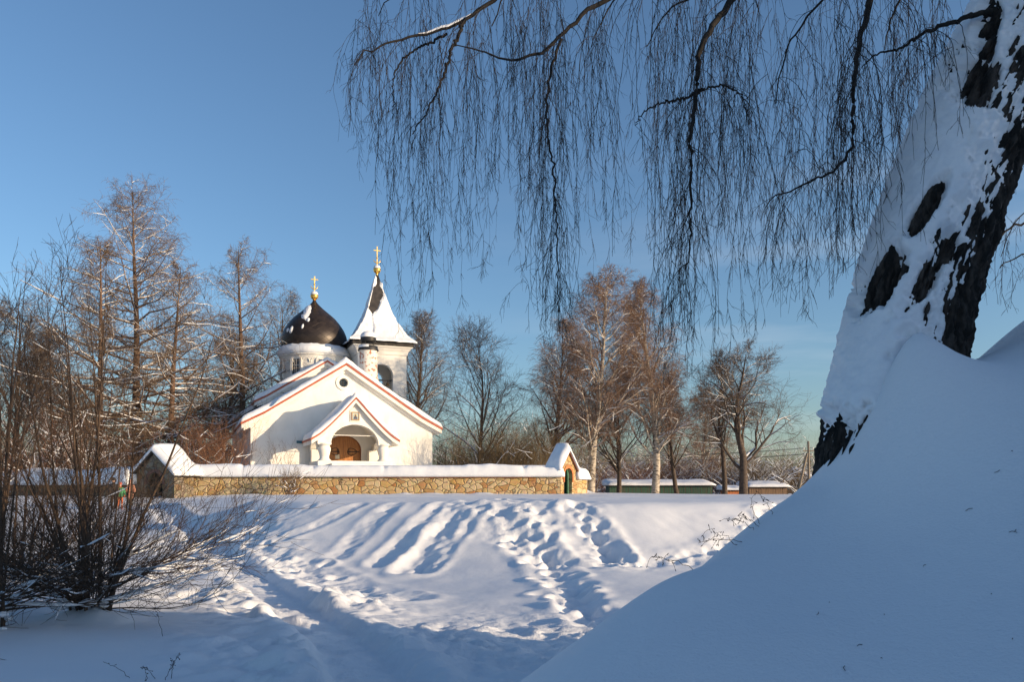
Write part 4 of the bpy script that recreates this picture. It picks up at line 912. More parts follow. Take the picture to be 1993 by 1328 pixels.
for k, (px, D, hh, sd_, lb) in enumerate([(975, 58, 4.6, 42, 'olive-brown thicket behind the wall right of the church'), (1045, 57, 4.8, 43, 'dense brown thicket behind the wall beside the small gate'), (900, 66, 4.4, 44, 'dark thicket between the church wall and the vase-shaped tree')]):
    shrub('thicket', (*W(px, 950, D)[:2], -.3), 90, hh, .45, lb, 'thicket', (OLIVET, OLIVET), 'thickets behind the wall', sd_, (9, 5, 0), .03, footprint=1.5, snow=dict(prob=.2, gain=1.2, add=.015), elong=(1.2, .8))
# far brushwood
def brush(px0, px1, D, top, label, seed, mat, n=130):
    xs0 = (px0 - 996.5) / F * D; xs1 = (px1 - 996.5) / F * D; hh = (HY - top) / F * D + .5
    rt, _ = shrub('brushwood', ((xs0 + xs1) / 2, D, -.6), n, hh, .5, label, 'brushwood', (mat, mat), None, seed, (8, 5, 0), .035, footprint=1.0, snow=dict(prob=.45, gain=1.2, add=.02, steep=.95), elong=((xs1 - xs0) / 3.0, 1.6), wob=.12)
    tag(rt, kind='stuff')
brush(1190, 1400, 86, 850, 'snowy brown brushwood behind the green shed', 51, REDT, 200)
brush(1400, 1580, 80, 868, 'snowy brushwood behind the low brown sheds', 52, OLIVET, 170)
brush(860, 1120, 90, 800, 'far brushwood behind the thickets', 53, LIMET, 260)
brush(1100, 1620, 105, 835, 'far dark treeline of brushwood on the right horizon', 56, LIMET, 420)
brush(1120, 1420, 82, 880, 'low brown undergrowth between the birch trunks', 57, REDT, 160)
brush(-60, 190, 52, 790, 'sunlit brushwood along the left edge', 54, REDT, 190)
brush(150, 420, 74, 800, 'brushwood under the larches', 55, LIMET, 200)

# ------------------------------------------------------------------ sheds, fence, pole
def shed(name, px0, px1, ytop, ybot, D, depth, mat, label, snow=.35, seed=1, group=None, roof_over=.25):
    x0 = (px0 - 996.5) / F * D; x1 = (px1 - 996.5) / F * D; z1 = EZ + (HY - ytop) / F * D; z0 = EZ + (HY - ybot) / F * D - .6
    rt = empty(name, ((x0 + x1) / 2, D, z0)); w = (x1 - x0) / 2; h = z1 - z0 - snow
    tag(rt, label, 'shed', group)
    q = MB(); q.box(-w, w, 0, depth, 0, h)
    n = int(2 * w / .22)
    for k in range(n): q.box(-w + k * 2 * w / n + .01, -w + (k + 1) * 2 * w / n - .012, -.022 - .012 * (k % 3), 0, .02, h - .03)
    q.build('board_wall', mat, rt)
    q = MB(); q.box(-w - roof_over, w + roof_over, -.3, depth + .3, h + .003, h + .07); q.build('roof', DARKM, rt)
    u = np.linspace(-w - roof_over - .05, w + roof_over + .05, max(12, int(w * 6))); v = np.linspace(-.36, depth + .3, 14); U, Vv = np.meshgrid(u, v, indexing='ij')
    e = np.clip(np.minimum(np.minimum(U - u[0], u[-1] - U), Vv - v[0]) / .3, 0, 1)
    sheet('roof_snow', np.stack([U, Vv, h + .07 + snow * (.35 + .65 * np.sqrt(1 - (1 - e) ** 2)) + .12 * fbm(U + seed, Vv) + .10 * Vv], -1), np.stack([U, Vv, h + .072 + 0 * U], -1), SNOW, rt)
shed('long_shed', 1186, 1386, 941, 962, 74, 3, BOARDG, 'long low green and brown board shed with snowy roof behind the birches', .28, 3)
shed('wooden_shed', 1414, 1441, 951, 965, 70, 2, BRICK, 'tiny red-brown shed left of the old lime trunk', .22, 5)
shed('wooden_shed', 1458, 1532, 944, 966, 74, 3, BOARDB, 'low brown board shed with snowy roof right of the old lime', .28, 7)
# distant house
hb = W(1548, 950, 95); hs_ = empty('house', (hb[0], hb[1], -1.2), R(-20)); tag(hs_, 'small distant house roof under snow beside the utility pole', 'house')
q = MB(); q.panel([(-2.6, 0), (-2.6, 1.9), (0, 3.4), (2.6, 1.9), (2.6, 0)], [], 0, 6); q.build('wall', BOARDB, hs_)
q = MB(); q.panel([(-2.9, 1.75), (0, 3.45), (2.9, 1.75), (2.9, 1.85), (0, 3.55), (-2.9, 1.85)], [], -.3, 6.3); q.build('roof', DARKM, hs_)
gable_snow('roof_snow', [(0, 3.56), (2.9, 1.86)], -.3, 6.3, .35, hs_, SNOW, 15)
# A-frame utility pole
pb = W(1572, 948, 66); up_ = empty('utility_pole', (pb[0], pb[1], -.8)); tag(up_, 'leaning double wooden utility pole with insulators at the far right', 'utility pole')
q = MB(); q.tube([(.12, 0, 0), (.05, 0, 4.9)], [.13, .09], 8); q.build('pole', POLE, up_, smooth=True)
q = MB(); q.tube([(-.95, 0, 0), (-.05, 0, 3.9)], [.13, .10], 8); q.build('strut', POLE, up_, smooth=True)
q = MB(); q.box(-.40, .50, -.05, .05, 4.05, 4.15); q.box(-.30, .40, -.05, .05, 3.55, 3.65); q.build('crossarm', POLE, up_)
for x, z in ((-.33, 4.15), (.43, 4.15), (-.24, 3.65), (.34, 3.65)):
    q = MB(); q.lathe([(.015, z), (.015, z + .1), (.05, z + .11), (.055, z + .2), (.02, z + .24)], x, 0, 8); q.build('insulator', PLASTER, up_)
for k, (x, z) in enumerate(((-.33, 4.35), (.43, 4.35), (-.24, 3.85), (.34, 3.85))):
    a = Vector((pb[0] + x, pb[1], z - .8)); b = Vector((pb[0] - 26, pb[1] + 30, z + .6))
    wr = MB(); wr.tube([a.lerp(b, t) - Vector((0, 0, 4 * .8 * t * (1 - t))) for t in [i / 16 for i in range(17)]], .014, 4)
    wo = wr.build('power_line', IRON); tag(wo, 'thin dark power line running left from the upper crossarm of the pole' if k < 2 else 'thin dark power line running left from the lower crossarm of the pole', 'power line', 'upper power lines' if k < 2 else 'lower power lines')

# ------------------------------------------------------------------ people near the gate
def person(px, yhead, yfeet, D, label, coat, trousers, hat, skirt=.0, turn=0, arms=(.15, .15), hood=False):
    k = F / D; h = (yfeet - yhead) / k; b = W(px, yfeet, D); s = h / 1.75
    gz = b[2]
    rt = empty('person', (b[0], b[1], gz), turn); tag(rt, label, 'person', 'people by the gatehouse'); rt.scale = (s, s, s)
    def skin(name, verts, edges, rad, mat, root=0, parent=rt):
        me = bpy.data.meshes.new(name); me.from_pydata(verts, edges, []); o = link(name, me, mat, parent)
        m = o.modifiers.new('skin', 'SKIN'); m.use_smooth_shade = True
        for i, r in enumerate(rad): me.skin_vertices[0].data[i].radius = (r, r) if not isinstance(r, tuple) else r
        me.skin_vertices[0].data[root].use_root = True
        sb = o.modifiers.new('sub', 'SUBSURF'); sb.levels = sb.render_levels = 2; return o
    v = [(0, 0, .95), (0, 0, 1.15), (0, 0, 1.38), (0, 0, 1.50), (0, -.01, 1.58), (0, -.02, 1.68),
         (-.10, 0, .90), (-.11, -.03, .50), (-.11, .03, .09), (-.11, -.13, .04), (.10, 0, .90), (.12, .03, .50), (.12, .10, .09), (.12, -.06, .04),
         (-.17, 0, 1.40), (-.24, .0, 1.14), (-.22, -.12, .92), (-.21, -.17, .84), (.17, 0, 1.40), (.25, 0, 1.14), (.24, -.10, .92), (.23, -.15, .84)]
    e = [(0, 1), (1, 2), (2, 3), (3, 4), (4, 5), (0, 6), (6, 7), (7, 8), (8, 9), (0, 10), (10, 11), (11, 12), (12, 13), (2, 14), (14, 15), (15, 16), (16, 17), (2, 18), (18, 19), (19, 20), (20, 21)]
    r = [(.16, .12), (.15, .11), (.17, .12), .06, .085, .095, .10, .07, .055, .045, .10, .07, .055, .045, .075, .058, .045, .04, .075, .058, .045, .04]
    skin('body', v, e, r, trousers)
    # padded coat: torso and sleeves
    z0 = .80 - skirt
    cv_ = [(0, 0, z0), (0, 0, 1.0), (0, 0, 1.18), (0, 0, 1.38), (0, 0, 1.49), (-.19, 0, 1.40), (-.27, 0, 1.14), (-.24, -.12, .93), (.19, 0, 1.40), (.28, 0, 1.14), (.26, -.10, .93)]
    ce = [(0, 1), (1, 2), (2, 3), (3, 4), (3, 5), (5, 6), (6, 7), (3, 8), (8, 9), (9, 10)]
    cr_ = [(.22, .19), (.21, .17), (.20, .15), (.20, .15), .09, .10, .085, .07, .10, .085, .07]
    skin('coat', cv_, ce, cr_, coat)
    q = MB(); q.sphere((0, -.02, 1.66), .105, 16, 12, 1.2); q.add([(-.018, -.12, 1.64), (.018, -.12, 1.64), (0, -.145, 1.635), (0, -.12, 1.69)], [(0, 1, 2), (0, 2, 3), (1, 3, 2)]); q.build('face', SKIN, rt, smooth=True)
    q = MB(); q.lathe([(.118, 1.68), (.125, 1.72), (.118, 1.79), (.075, 1.85), (.001, 1.87)], 0, -.01, 16)
    if hood: q.sphere((0, .02, 1.63), .135, 14, 10, 1.15)
    q.build('hat', hat, rt, smooth=True)
def flat(name, c, r=.8): return noise_mat(name, tuple(x * .8 for x in c), c, 12, r, 0)
SKIN = flat('skin', (.55, .32, .22), .6)
NAVY = flat('navy_cloth', (.012, .014, .022)); BLK = flat('black_cloth', (.008, .008, .009)); GRN = flat('green_cloth', (.05, .22, .09)); ORG = flat('orange_cloth', (.55, .14, .05)); PNK = flat('pink_brown_cloth', (.42, .19, .12)); RDW = flat('red_knit', (.5, .12, .08))
person(221, 933.5, 993, 37.5, 'adult in dark navy coat and black cap, leftmost of the walkers', NAVY, BLK, BLK, .1, R(60))
person(234, 942, 992, 37.9, 'shorter walker in green jacket, orange trousers and red hat', GRN, ORG, RDW, 0, R(40))
person(254, 937, 985, 38.8, 'walker in long pinkish-brown hooded coat beside the gatehouse', PNK, BLK, PNK, .38, R(20), hood=True)

# ------------------------------------------------------------------ near shrub on the left, and others
def low_arcs(base, n, seed, Ls=(1.6, 2.6), az=(0, 2 * PI), el=(.05, .7), r0=.014):
    g = np.random.default_rng(seed); a = az[0] + (az[1] - az[0]) * g.random(n); e = el[0] + (el[1] - el[0]) * g.random(n)
    P = np.array(base)[None] + np.stack([np.cos(a) * .1, np.sin(a) * .1, .15 + .5 * g.random(n)], 1); D = np.stack([np.cos(a) * np.cos(e), np.sin(a) * np.cos(e), np.sin(e)], 1)
    return P, D, Ls[0] + (Ls[1] - Ls[0]) * g.random(n), np.full(n, r0) * (.6 + .8 * g.random(n))
def big_shrub(px, py, D, label, seed, nst=17, Hh=5.4, nlow=70, name='tall_shrub', low_az=(0, 2 * PI), spread=.30, extra=()):
    global rng; rng = np.random.default_rng(seed); b = W(px, py, D); b[2] = ground_h(b[0], b[1]) - .22
    n = nst; a = rng.random(n) * 2 * PI; s = spread * rng.random(n) ** .7; P = b[None] + np.stack([np.cos(a) * .22, np.sin(a) * .18, np.zeros(n)], 1) * (.4 + .9 * rng.random((n, 1)))
    Dd = np.stack([np.cos(a) * s, np.sin(a) * s, np.ones(n)], 1); Ln = Hh * (.55 + .5 * rng.random(n))
    b0 = grow(P, Dd, Ln, .034 * (.5 + .6 * rng.random(n)), 14, .035, .01, .10)
    P, Dd, l0, r0 = low_arcs(b, nlow, seed + 1, (1.2, 3.0), low_az)
    c0 = grow(P, Dd, l0, r0, 11, .06, -.03, .15, .11)
    out = [c0]
    p, d, l, r = kids(*b0, Ln, 12, .16, .98, 30, 9, .30, .42, shape=lambda t: 1.1 - .75 * t, rmin=.0045); b1 = grow(p, d, l, r, 8, .05, .05, .3); out.append(b1)
    p, d, l2, r = kids(*b1, l, 5, .12, 1.0, 34, 10, .42, .6, rmin=.0032); b2 = grow(p, d, l2, r, 5, .06, .05, .5); out.append(b2)
    p, d, l3, r = kids(*b2, l2, 3, .2, 1.0, 35, 12, .45, .7, rmin=.0026); out.append(grow(p[::2], d[::2], l3[::2], r[::2], 3, .07, .04, .6))
    p, d, l, r = kids(*c0, l0, 10, .2, .98, 32, 10, .34, .55, flat=.2, rmin=.004); c1 = grow(p, d, l, r, 7, .06, .06, .35); out.append(c1)
    p, d, l2, r = kids(*c1, l, 5, .15, 1.0, 34, 12, .4, .7, rmin=.003); c2 = grow(p, d, l2, r, 4, .07, .05, .5); out.append(c2)
    rt = empty(name, tuple(b)); tag(rt, label, 'shrub')
    V, Q = tubes(local([b0], b), 8); mesh_np('stems', V, Q, BRUSH, rt)
    V, Q = tubes(local(out, b), 3); mesh_np('crown', V, Q, BRUSH, rt)
    sn = snow_blocks([c0, (c1[0][::4], c1[1][::4])], gain=1.5, add=.006, prob=.6, steep=.62, brk=.5)
    sn += snow_blocks([(b1[0][::9], b1[1][::9])], gain=1.8, add=.010, steep=.75, brk=.55)
    V, Q = tubes(local(sn, b), 6); mesh_np('branch_snow', V, Q, SNOWF, rt)
    # lumps of snow caught in the forks
    m = []
    for k in range(20):
        a_ = rng.random() * 2 * PI; rr = .12 + .42 * rng.random() ** .8; c = np.array([math.cos(a_) * rr, math.sin(a_) * rr * .8, .18 + .55 * rr * rng.random()])
        m.append((c, .03 + .05 * rng.random()))
    q = MB()
    for c, r in m:
        nn_ = 12; bpos = len(q.v); prof = [(r * 1.3 * math.sin(PI * j / 7) + 1e-4, -r * .7 * math.cos(PI * j / 7)) for j in range(8)]
        ph = rng.random() * 6
        for (pr_, pz) in prof:
            for i in range(nn_):
                t_ = 2 * PI * i / nn_; w_ = 1 + .3 * math.sin(2 * t_ + ph) + .15 * math.sin(5 * t_ + ph * 2)
                q.v.append((c[0] + pr_ * w_ * math.cos(t_), c[1] + pr_ * w_ * math.sin(t_), c[2] + pz * (1 + .2 * math.sin(3 * t_))))
        q.f += [(bpos + j * nn_ + i, bpos + j * nn_ + (i + 1) % nn_, bpos + (j + 1) * nn_ + (i + 1) % nn_, bpos + (j + 1) * nn_ + i) for j in range(7) for i in range(nn_)]
    q.build('snow_clumps', SNOWF, rt, smooth=True)
    return rt
big_shrub(180, 1212, 11.4, 'tall many-stemmed bare shrub with snow in its forks, in the left foreground', 61, 15, 4.8, 70)
big_shrub(-35, 1190, 10.2, 'bare shrub cut by the left edge, rising above the tall shrub', 63, 10, 5.7, 40, spread=.22)
big_shrub(48, 1120, 15.0, 'bare shrub standing just behind the tall many-stemmed one', 65, 8, 4.0, 30, spread=.35)
sb = W(565, 960, 43.8)
shrub('small_shrub', (sb[0], sb[1], ground_h(sb[0], sb[1]) - .05), 34, 1.5, .75, 'low dry shrub with snow clumps against the stone wall', 'shrub', (LARCH, LARCHT), None, 71, (5, 3, 0), .012, footprint=.18, snow=dict(prob=.35, gain=2.5, add=.012))
sb = W(540, 955, 46.8)
shrub('small_shrub', (sb[0], sb[1], 0.8), 16, 2.2, .35, 'thin stems poking above the wall snow left of the porch', 'shrub', (LARCH, LARCHT), None, 72, (4, 3, 0), .01, footprint=.5)

# dry weeds
def weed(base, tip, bend, label, seed, heads=10, hl=.05, r=.0022):
    g = np.random.default_rng(seed); a = np.array(base, float); b = np.array(tip, float); n = 12
    t = np.linspace(0, 1, n)[:, None]; p = a * (1 - t) + b * t + np.array([0, 0, 1.]) * bend * 4 * t * (1 - t) + g.normal(size=(n, 3)) * .006
    blocks = [(p[None], np.linspace(r, r * .6, n)[None])]
    for k in range(heads):
        s = .45 + .55 * (k + g.random()) / heads; i = min(int(s * (n - 1)), n - 2); q0 = p[i] + (p[i + 1] - p[i]) * (s * (n - 1) - i)
        d = norm(g.normal(size=3) + np.array([0, 0, .3])); l = hl * (.6 + g.random()); tw = np.stack([q0, q0 + d * l * .5, q0 + d * l + np.array([0, 0, -.01])]); blocks.append((tw[None], np.array([[r * .6, r * .6, r * .5]])))
        blocks.append((np.stack([tw[-1] - d * .006, tw[-1], tw[-1] + d * .008])[None], np.array([[r * .7, r * 1.7, r * .5]])))
    rt = empty('dry_weed', tuple(a)); tag(rt, label, 'weed', 'dry weeds on the snow')
    V, Q = tubes(local(blocks[:1], a), 4); mesh_np('stalk', V, Q, TWIG, rt); V, Q = tubes(local(blocks[1:], a), 4); mesh_np('seed_heads', V, Q, TWIG, rt)
def onbank(px, py, D):
    w = W(px, py, D); w[2] = bank_h(w[0], w[1]) - .02; return w
bank_weeds = [((1352, 1110, 4.15), (1262, 1088, 4.15), .03, 'long dry weed leaning left over the lowest part of the bank edge', 14), ((1450, 1052, 4.45), (1360, 1055, 4.45), .01, 'flat-lying dry weed on the bank edge below the middle of the slope', 14),
              ((1436, 1050, 4.45), (1375, 1033, 4.5), .02, 'branched dry weed just above the flat-lying weed', 10), ((1470, 1030, 4.6), (1412, 1010, 4.6), .02, 'dry weed with drooping seed heads in the upper group on the bank', 12),
              ((1478, 1028, 4.6), (1435, 1003, 4.65), .02, 'highest of the branched weeds grouped mid-bank', 10), ((1480, 1004, 4.65), (1460, 968, 4.7), .0, 'upright dry weed leaning from the top of the bank', 6), ((1505, 988, 4.7), (1478, 965, 4.7), .01, 'thick weed with curled leaves at the top of the bank', 8)]
for k, (a, b, bd, lb, hd) in enumerate(bank_weeds):
    A = onbank(*a); Bp = W(*b); weed(A, Bp, bd, lb, 80 + k, hd, .032, .0017)
fw = [((317, 1240, 9.6), (300, 1170, 9.8), 'tall thin dry stalk below the shrub', 9, .04), ((322, 1312, 7.6), (347, 1258, 7.7), 'dry grass stalk with narrow ears at the lower left', 8, .05), ((335, 1300, 7.7), (338, 1262, 7.7), 'short upright ear beside the taller grass stalk', 6, .04),
      ((303, 1312, 7.6), (276, 1284, 7.7), 'arched dry stalk with hanging seeds', 9, .03), ((256, 1310, 7.6), (200, 1276, 7.8), 'bent bare stalk left of the arched one', 2, .03), ((284, 1318, 7.5), (287, 1300, 7.5), 'tiny upright stub between the stalks', 2, .02)]
for k, (a, b, lb, hd, hl) in enumerate(fw):
    A = W(*a); A[2] = ground_h(A[0], A[1]) - .02; Bp = W(*b); Bp[2] = A[2] + (W(*b)[2] - W(*a)[2]); weed(A, Bp, .03, lb, 95 + k, hd, hl, .003)
q0 = onbank(1203, 1228, 3.75); weed(q0, q0 + np.array([.02, 0, .035]), .005, 'tiny hooked twig sticking out of the near bank', 120, 2, .03)

# ------------------------------------------------------------------ the great weeping birch on the right
rng = np.random.default_rng(101)
bt = empty('weeping_birch', (2.35, 5.0, .3)); B0 = np.array([2.35, 5.0, .3]); tag(bt, 'huge leaning birch trunk plastered with snow and its hanging branches, right foreground', 'birch')
TZ = [-.6, .1, .45, .85, 1.27, 1.75, 2.21, 2.85, 3.5, 4.6, 6.5, 9.5]
TX = [2.42, 2.42, 2.42, 2.44, 2.48, 2.60, 2.75, 3.00, 3.33, 3.95, 4.5, 4.8]
TR = [.55, .50, .45, .40, .34, .325, .32, .32, .32, .31, .23, .08]
nz_, na = 460, 220
zt = np.concatenate([np.linspace(-.6, 4.2, 380), np.linspace(4.22, 9.5, 80)]); th = np.linspace(0, 2 * PI, na + 1)
cxs = np.interp(zt, TZ, TX); cxs = np.convolve(np.pad(cxs, 12, mode='edge'), np.ones(25) / 25, 'valid'); rs = np.interp(zt, TZ, TR); rs = np.convolve(np.pad(rs, 12, mode='edge'), np.ones(25) / 25, 'valid')
cys = 5.0 + .06 * np.sin(zt * .8)
TH_, ZZ = np.meshgrid(th, zt); c_, s_ = np.cos(TH_), np.sin(TH_)
def per(a, b, o=3, sc=1.0): return fbm(c_ * a + 20, s_ * a + ZZ * b + 7, o) * sc
fold = .05 * np.cos(TH_ * 3 + ZZ * .7 + .6) + .035 * np.cos(TH_ * 5 - ZZ * 1.1)
ridg = np.abs(per(5.5, 1.1, 4)); rad = rs[:, None] * (1 + fold * sstep(3.5, .3, ZZ)) - .06 * (1 - np.clip(ridg * 4, 0, 1)) + .06 * per(9, 9, 4) + .03 * per(26, 22, 2) 
rad += .05 * np.exp(-((ZZ - .35) / .38) ** 2) * np.clip(-c_, 0, 1) ** 2
def trunkP(r): return np.stack([cxs[:, None] + r * c_, cys[:, None] + r * s_, ZZ + r * c_ * -.30], -1)
P = trunkP(rad)
I = np.arange(P[..., 0].size).reshape(TH_.shape); Q = np.stack([I[:-1, :-1], I[:-1, 1:], I[1:, 1:], I[1:, :-1]], -1).reshape(-1, 4)
mesh_np('trunk', P.reshape(-1, 3) - B0, Q, BARK, bt)
smooth_r = rs[:, None] * (1 + fold * sstep(3.5, .3, ZZ)) + .05 * np.exp(-((ZZ - .35) / .38) ** 2) * np.clip(-c_, 0, 1) ** 2
Ps = trunkP(smooth_r); ppx, ppy = proj(Ps)
xb = np.interp(ppy, [-200, 0, 100, 200, 300, 400, 450, 500, 600, 700, 1000], [2010, 1985, 1975, 1958, 1935, 1905, 1875, 1850, 1800, 1790, 1800])
nA = fbm(ppx * .030, ppy * .030, 5, .6); nB = fbm(ppx * .09 + 5, ppy * .09, 4, .6)
nC = fbm(ppx * .28, ppy * .28, 3, .6); f = (xb + 4 - ppx) / 60 + nA * .5 + nB * .4 + nC * .22
f = np.where(s_ > .25, np.minimum(f, (.55 + nA) * np.where(c_ < 0, 1, -1) * 1.0), f)
for (cx_, cy_, rx, ry, an) in [(1903, 158, 46, 56, 12), (1925, 70, 20, 75, 14), (1803, 412, 15, 66, 33), (1722, 548, 27, 72, 28), (1808, 540, 20, 66, 30), (1850, 480, 30, 34, 20), (1645, 915, 110, 100, 0), (1560, 900, 90, 90, 0), (1670, 870, 60, 52, 0)]:
    q = blob(ppx, ppy, cx_, cy_, rx, ry, an); f = np.minimum(f, -q * 2.8 + nA * .7 + nB * .8 + nC * .4 + .1)
f = np.where(ZZ > 4.0, np.minimum(f, .4 + nA), f)
t = np.clip(f * .06, -.05, .06 + .008 * nB + .006 * nC) + .008 * nA * (f > .2)
N = np.stack([c_, s_, .25 + 0 * c_], -1)
shell('trunk_snow', Ps - B0, N, t, SNOWF, bt, .045)

strands = []; twigs = []; limb_pts = []
def smooth_path(pts, n):
    P = np.array(pts, float); S = np.concatenate([[0], np.cumsum(np.linalg.norm(np.diff(P, axis=0), axis=1))]); s = np.linspace(0, S[-1], n)
    o = np.stack([np.interp(s, S, P[:, i]) for i in range(3)], 1); k = max(1, n // 28)
    for _ in range(2):
        q = o.copy(); q[k:-k] = (o[:-2 * k] + o[2 * k:] + o[k:-k] * 2) / 4; o = q
    return o
def limb(start, pxs, r0, r1, snow=False, nl=60, name='limb'):
    pts = ([start] if start is not None else []) + [W(*p) for p in pxs]; p = smooth_path(pts, nl); p = p + rng.normal(size=p.shape) * .006
    rr = np.linspace(r0, r1, nl) * .8; V, Q = tubes([((p - B0)[None], rr[None])], 7); o = mesh_np(name, V, Q, BOUGH, bt)
    if snow:
        for (a, b) in snow:
            i, j = int(a * nl), int(b * nl); V, Q = tubes([((p[i:j] - B0 + np.array([0, 0, 1]) * (rr[i:j] * .9)[:, None])[None], (rr[i:j] * 1.05 * np.sin(np.linspace(.1, PI - .1, j - i)) ** .4 + .002)[None])], 7); mesh_np('limb_snow', V, Q, SNOWF, o)
    limb_pts.append((p, rr)); return p
TR0 = np.array([4.0, 5.1, 4.7])
l1 = limb(TR0, [(1500, -330, 6.2), (1150, -160, 6.4), (965, 0, 6.4), (930, 18, 6.4), (880, 60, 6.4), (830, 72, 6.4), (760, 74, 6.3), (712, 92, 6.2), (692, 130, 6.2)], .075, .006, [(.70, .78), (.82, .90)], 90)
limb(None, [(905, 38, 6.4), (880, 95, 6.35), (862, 150, 6.3), (838, 205, 6.3), (812, 245, 6.3), (800, 262, 6.3)], .02, .005)
limb(None, [(870, 66, 6.4), (820, 90, 6.5), (785, 110, 6.5), (765, 150, 6.5), (765, 230, 6.5)], .014, .004)
l2 = limb(TR0, [(1560, -260, 5.9), (1300, -60, 5.9), (1180, 0, 5.9), (1130, 18, 5.9), (1095, 70, 5.9), (1050, 115, 5.9), (1025, 130, 5.9), (1000, 125, 5.9), (960, 105, 6.0), (925, 98, 6.0), (890, 88, 6.0)], .07, .005, [(.60, .68)], 90)
limb(None, [(1092, 74, 5.9), (1078, 110, 5.9), (1068, 160, 5.9), (1062, 230, 5.9), (1078, 330, 5.9), (1085, 480, 5.9), (1088, 640, 5.9)], .014, .0035)
l3 = limb(TR0, [(1700, -260, 5.4), (1500, -90, 5.4), (1425, 0, 5.4), (1385, 52, 5.4), (1352, 105, 5.4), (1348, 148, 5.4), (1372, 172, 5.4), (1352, 205, 5.4), (1338, 250, 5.4), (1348, 320, 5.4), (1340, 400, 5.4), (1348, 470, 5.4), (1330, 560, 5.4)], .065, .004, None, 110)
limb(None, [(1370, 174, 5.4), (1330, 192, 5.4), (1290, 200, 5.5), (1255, 215, 5.5), (1235, 245, 5.5)], .013, .004)
limb(None, [(1372, 172, 5.4), (1410, 165, 5.3), (1445, 185, 5.3), (1460, 240, 5.3)], .010, .003)
l4 = limb(TR0, [(1790, -190, 5.0), (1715, -60, 5.0), (1690, 0, 5.0), (1680, 60, 5.0), (1655, 170, 5.0), (1668, 290, 5.0), (1630, 345, 5.0), (1570, 350, 5.0), (1520, 372, 5.05), (1490, 402, 5.1)], .055, .004, None, 90)
limb(np.array([2.93, 4.85, 3.35]), [(1800, 62, 4.9), (1745, 98, 4.9), (1705, 102, 4.9), (1680, 130, 4.9)], .022, .004)
limb(TR0, [(1700, -100, 4.8), (1620, -20, 4.8), (1560, 40, 4.9), (1520, 110, 5.0), (1510, 200, 5.0)], .03, .004)
limb(TR0, [(1650, -330, 6.8), (1450, -180, 7.0), (1250, -60, 7.0), (1180, 10, 7.0), (1150, 90, 7.0)], .05, .005)
limb(TR0, [(1600, -420, 7.2), (1300, -300, 7.6), (1050, -150, 7.8), (880, -60, 7.8), (760, -20, 7.8), (735, 30, 7.8)], .06, .005)
limb(TR0, [(1500, -420, 5.6), (1250, -300, 5.4), (1060, -160, 5.4), (990, -40, 5.4), (960, 50, 5.4)], .05, .005)
limb(TR0, [(1600, -240, 6.6), (1500, -100, 6.8), (1420, -40, 6.9), (1290, 20, 7.0), (1260, 90, 7.0)], .045, .005)
limb(TR0, [(1900, -200, 6.2), (1800, -80, 6.4), (1740, 10, 6.5), (1720, 100, 6.5)], .045, .005)
# right-hand limbs beyond the trunk
limb(np.array([3.6, 5.5, 3.9]), [(2250, 300, 6.0), (2080, 400, 6.2), (1993, 428, 6.2), (1955, 452, 6.2), (1935, 468, 6.2)], .05, .008, [(.45, .9)])
limb(np.array([3.6, 5.5, 3.9]), [(2200, 420, 6.3), (2050, 485, 6.3), (1993, 488, 6.3), (1965, 502, 6.3), (1945, 522, 6.3)], .04, .005)
limb(np.array([3.6, 5.4, 4.2]), [(2300, 200, 6.8), (2120, 330, 6.8), (2000, 400, 6.8), (1960, 440, 6.8), (1950, 500, 6.8)], .03, .004)
# outline of how far down the hanging twigs reach
ex_ = [640, 690, 720, 745, 790, 820, 845, 870, 900, 935, 960, 1010, 1050, 1085, 1110, 1150, 1185, 1220, 1270, 1330, 1375, 1395, 1430, 1490, 1525, 1570, 1620, 1660, 1720, 1760, 1800, 1850, 1900, 1940, 2000, 2100]
ey_ = [200, 320, 345, 200, 620, 650, 600, 300, 590, 625, 300, 480, 560, 700, 480, 520, 500, 300, 560, 720, 735, 600, 420, 640, 650, 560, 620, 570, 490, 430, 360, 300, 560, 650, 660, 660]
def hang(P0, D0, ymax_px, r, wob, wd):
    """one hanging strand, stepping down until it reaches the outline"""
    pts = [P0]; d = norm(D0); p = P0.copy(); zmin = EZ + (HY - ymax_px) / F * P0[1]; L_ = 0; st = .055
    for i in range(90):
        d = norm(d + rng.normal(size=3) * wob + np.array([0, 0, -.34]))
        p = p + d * st; pts.append(p.copy())
        if p[2] < zmin: break
    pts = np.array(pts); n = 2 + len(pts)
    rr = np.linspace(r, r * .55, len(pts)); return pts, rr
allst = []
tot = sum(len(p) for p, _ in limb_pts)
CLU = np.array([705, 725, 805, 830, 915, 935, 1030, 1070, 1092, 1160, 1285, 1335, 1372, 1440, 1465, 1500, 1522, 1555, 1580, 1620, 1650, 1680, 1700, 1740, 1780, 1820, 1930, 1970.])
